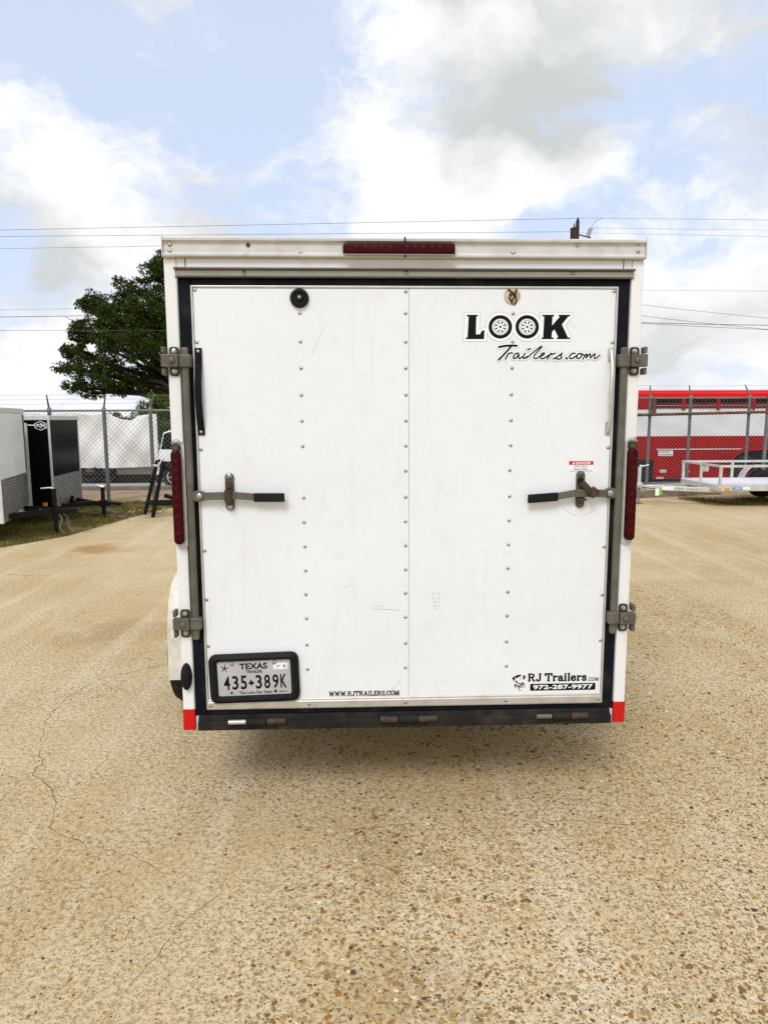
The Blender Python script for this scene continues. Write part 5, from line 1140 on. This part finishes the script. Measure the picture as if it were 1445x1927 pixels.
OAK = [cl(300, 515, 0, 34), cl(310, 490, .4, 26), cl(262, 540, -.3, 26), cl(235, 560, .6, 30), cl(180, 568, 0, 30), cl(225, 532, .2, 16), cl(160, 572, .3, 20), cl(200, 600, -1, 36), cl(260, 590, -1.2, 40), cl(300, 570, -.6, 34), cl(165, 625, .2, 34), cl(150, 628, -.4, 22),
       cl(215, 650, -1.6, 42), cl(270, 650, -1.8, 44), cl(300, 630, -1, 40), cl(150, 665, 0, 30), cl(132, 662, .5, 18), cl(125, 695, 0, 24, 14), cl(165, 698, -.8, 36), cl(210, 705, -1.2, 38), cl(140, 728, .3, 26, 15), cl(175, 738, 0, 26, 14), cl(225, 732, -.2, 30, 16), cl(265, 715, -.5, 36), cl(300, 705, 0, 34), cl(295, 745, .2, 20),
       cl(345, 520, 0, 50), cl(350, 600, -1, 60), cl(345, 680, 0, 55), cl(420, 560, 0, 70), cl(430, 660, 0, 70), cl(480, 600, .5, 60), cl(510, 680, .4, 55), cl(380, 500, .6, 45), cl(330, 610, 1.8, 60), cl(240, 620, 1.8, 60), cl(420, 620, 2.2, 70)]
po = AT(385, 900, YO)
tree('oak_tree', 'large dark spreading tree showing left of the white cargo trailer', (po.x, YO, gz(YO)), 2.6, .30, OAK, 150000, .054, M_leaf, [(1, 1, 1), (.7, .75, .7), (1.3, 1.35, 1.1), (.5, .6, .5), (1.6, 1.45, .9)], 3)
YO = 23.0
HED = [cl(255, 830, 0, 34, 40), cl(300, 815, 0, 40, 46), cl(285, 785, .3, 36, 28), cl(315, 770, 0, 32, 26), cl(300, 756, 0, 22, 18), cl(235, 800, .2, 20, 14), cl(340, 810, 0, 44, 44), cl(215, 786, .4, 14, 10), cl(380, 820, 0, 44, 44)]
ph = AT(310, 900, YO); ph.z = gz(YO)
tree('shrub', 'yellowish green bushy shrub between the tarp and the white cargo trailer', tuple(ph), .8, .08, HED, 26000, .05, M_leaf2, [(1, 1, 1), (.6, .7, .6), (1.5, 1.3, .9), (1.2, 1.25, 1)], 5)

# ================================================================== UTILITY POLE AND WIRES
YP = 40.0; pp = AT(1083, 430, YP); gpz = gz(YP)
up = thing('utility_pole', 'wooden utility pole with a dark transformer, its top just above the cargo trailer roof', 'pole', (pp.x, YP, gpz))
zt_ = AT(1087, 416, YP).z
MB().tube([(pp.x+.08, YP, gpz), (pp.x+.10, YP, zt_)], [.17, .11], 12).build('pole', M_pole, up, smooth=True)
MB().lathe((pp.x+.11, YP, zt_), (0, 0, 1), [(.05, 0), (.09, .04), (.04, .09), (.09, .13), (.03, .18), (0, .22)], 10).build('insulator', M_pole, up, smooth=True)
zb_ = AT(1080, 432, YP).z
MB().lathe((pp.x-.16, YP-.2, zb_-.75), (0, 0, 1), [(.0, 0), (.22, .02), (.22, .68), (.24, .70), (.24, .76), (.10, .82), (0, .83)], 16).build('transformer', M_pole, up, smooth=True)
MB().tube([(pp.x-.16, YP-.2, zb_+.05), (pp.x-.16, YP-.2, zb_+.28)], [.05, .03], 8).build('bushing', M_pole, up)
p = AT(1108, 437, YP)
MB().box(p.x-.12, p.x+.12, YP-.15, YP+.05, p.z-.28, p.z+.22).xf(lambda q: (q.x+(q.z-p.z)*.35, q.y, q.z)).build('cutout_switch', M_inkg, up, bevel=.02)
MB().beam((p.x-.72, YP, p.z-.12), (p.x+.1, YP, p.z-.32), .06, .06).build('bracket', M_pole, up)
q0, q1, q2 = AT(1112, 428, YP), AT(1120, 416, YP), AT(1132, 411, YP); MB().tube([q0, q1, q2], .013, 5).build('jumper_wire', M_cable, up)
def wire(p0, p1, r, label, sag=.0):
    P = [p0.lerp(p1, k/20)+Vector((0, 0, -sag*4*(k/20)*(1-k/20))) for k in range(21)]
    tag(MB().tube(P, r*.72, 5).build('power_line', M_cable), label, 'cable', 'power lines across the sky')
def ext(pa, pb, t0, t1): d = pb-pa; return pa+d*t0, pa+d*t1
a, b = AT(0, 433, 40), AT(1087, 411, 40); wire(ext(a, b, -.3, 0)[0], b, .016, 'thin topmost power line running left from the pole top')
a, b = AT(1090, 410, 40), AT(1445, 414, 40); wire(a, b+(b-a)*.5, .012, 'thin topmost power line running right from the pole top')
a, b = AT(0, 444, 41), AT(1040, 432, 41); wire(a-(b-a)*.3, AT(1080, 436, 41), .016, 'second power line from the top, left of the transformer')
a, b = AT(1112, 429, 41), AT(1445, 433, 41); wire(a, b+(b-a)*.5, .010, 'upper of two close power lines right of the transformer')
a, b = AT(1090, 438, 42), AT(1445, 445, 42); wire(a, b+(b-a)*.5, .010, 'lower of two close power lines right of the transformer')
a, b = AT(0, 468, 41), AT(300, 463, 41); wire(a-(b-a), b+(b-a)*2.5, .013, 'third power line on the left, meeting the trailer roof corner')
a, b = AT(0, 596.5, 30), AT(330, 592, 30); wire(a-(b-a), b+(b-a)*2, .019, 'thick dark cable on the left running into the tree crown')
a, b = AT(0, 622, 24), AT(330, 622, 24); wire(a-(b-a), b+(b-a)*2, .010, 'lowest thin cable on the left passing in front of the tree')
a, b = AT(0, 583, 31), AT(330, 578, 31); wire(a-(b-a), b+(b-a)*2, .008, 'very thin cable just above the thick one on the left')
a, b = AT(1210, 570, 34), AT(1445, 595, 34); wire(a-(b-a), b+(b-a), .013, 'upper sloping cable right of the cargo trailer', .12)
a, b = AT(1205, 586, 35), AT(1445, 612, 35); wire(a-(b-a), b+(b-a), .015, 'middle sloping cable right of the cargo trailer', .25)
a, b = AT(1205, 604, 35), AT(1445, 609, 35); wire(a-(b-a), b+(b-a), .024, 'thick flat cable right of the cargo trailer', .10)
a, b = AT(1205, 607, 36), AT(1445, 619, 36); wire(a-(b-a), b+(b-a), .016, 'lowest sloping cable right of the cargo trailer', .05)
a, b = AT(1205, 546, 40), AT(1445, 548, 40); wire(a-(b-a), b+(b-a), .010, 'faint level cable right of the cargo trailer roof')
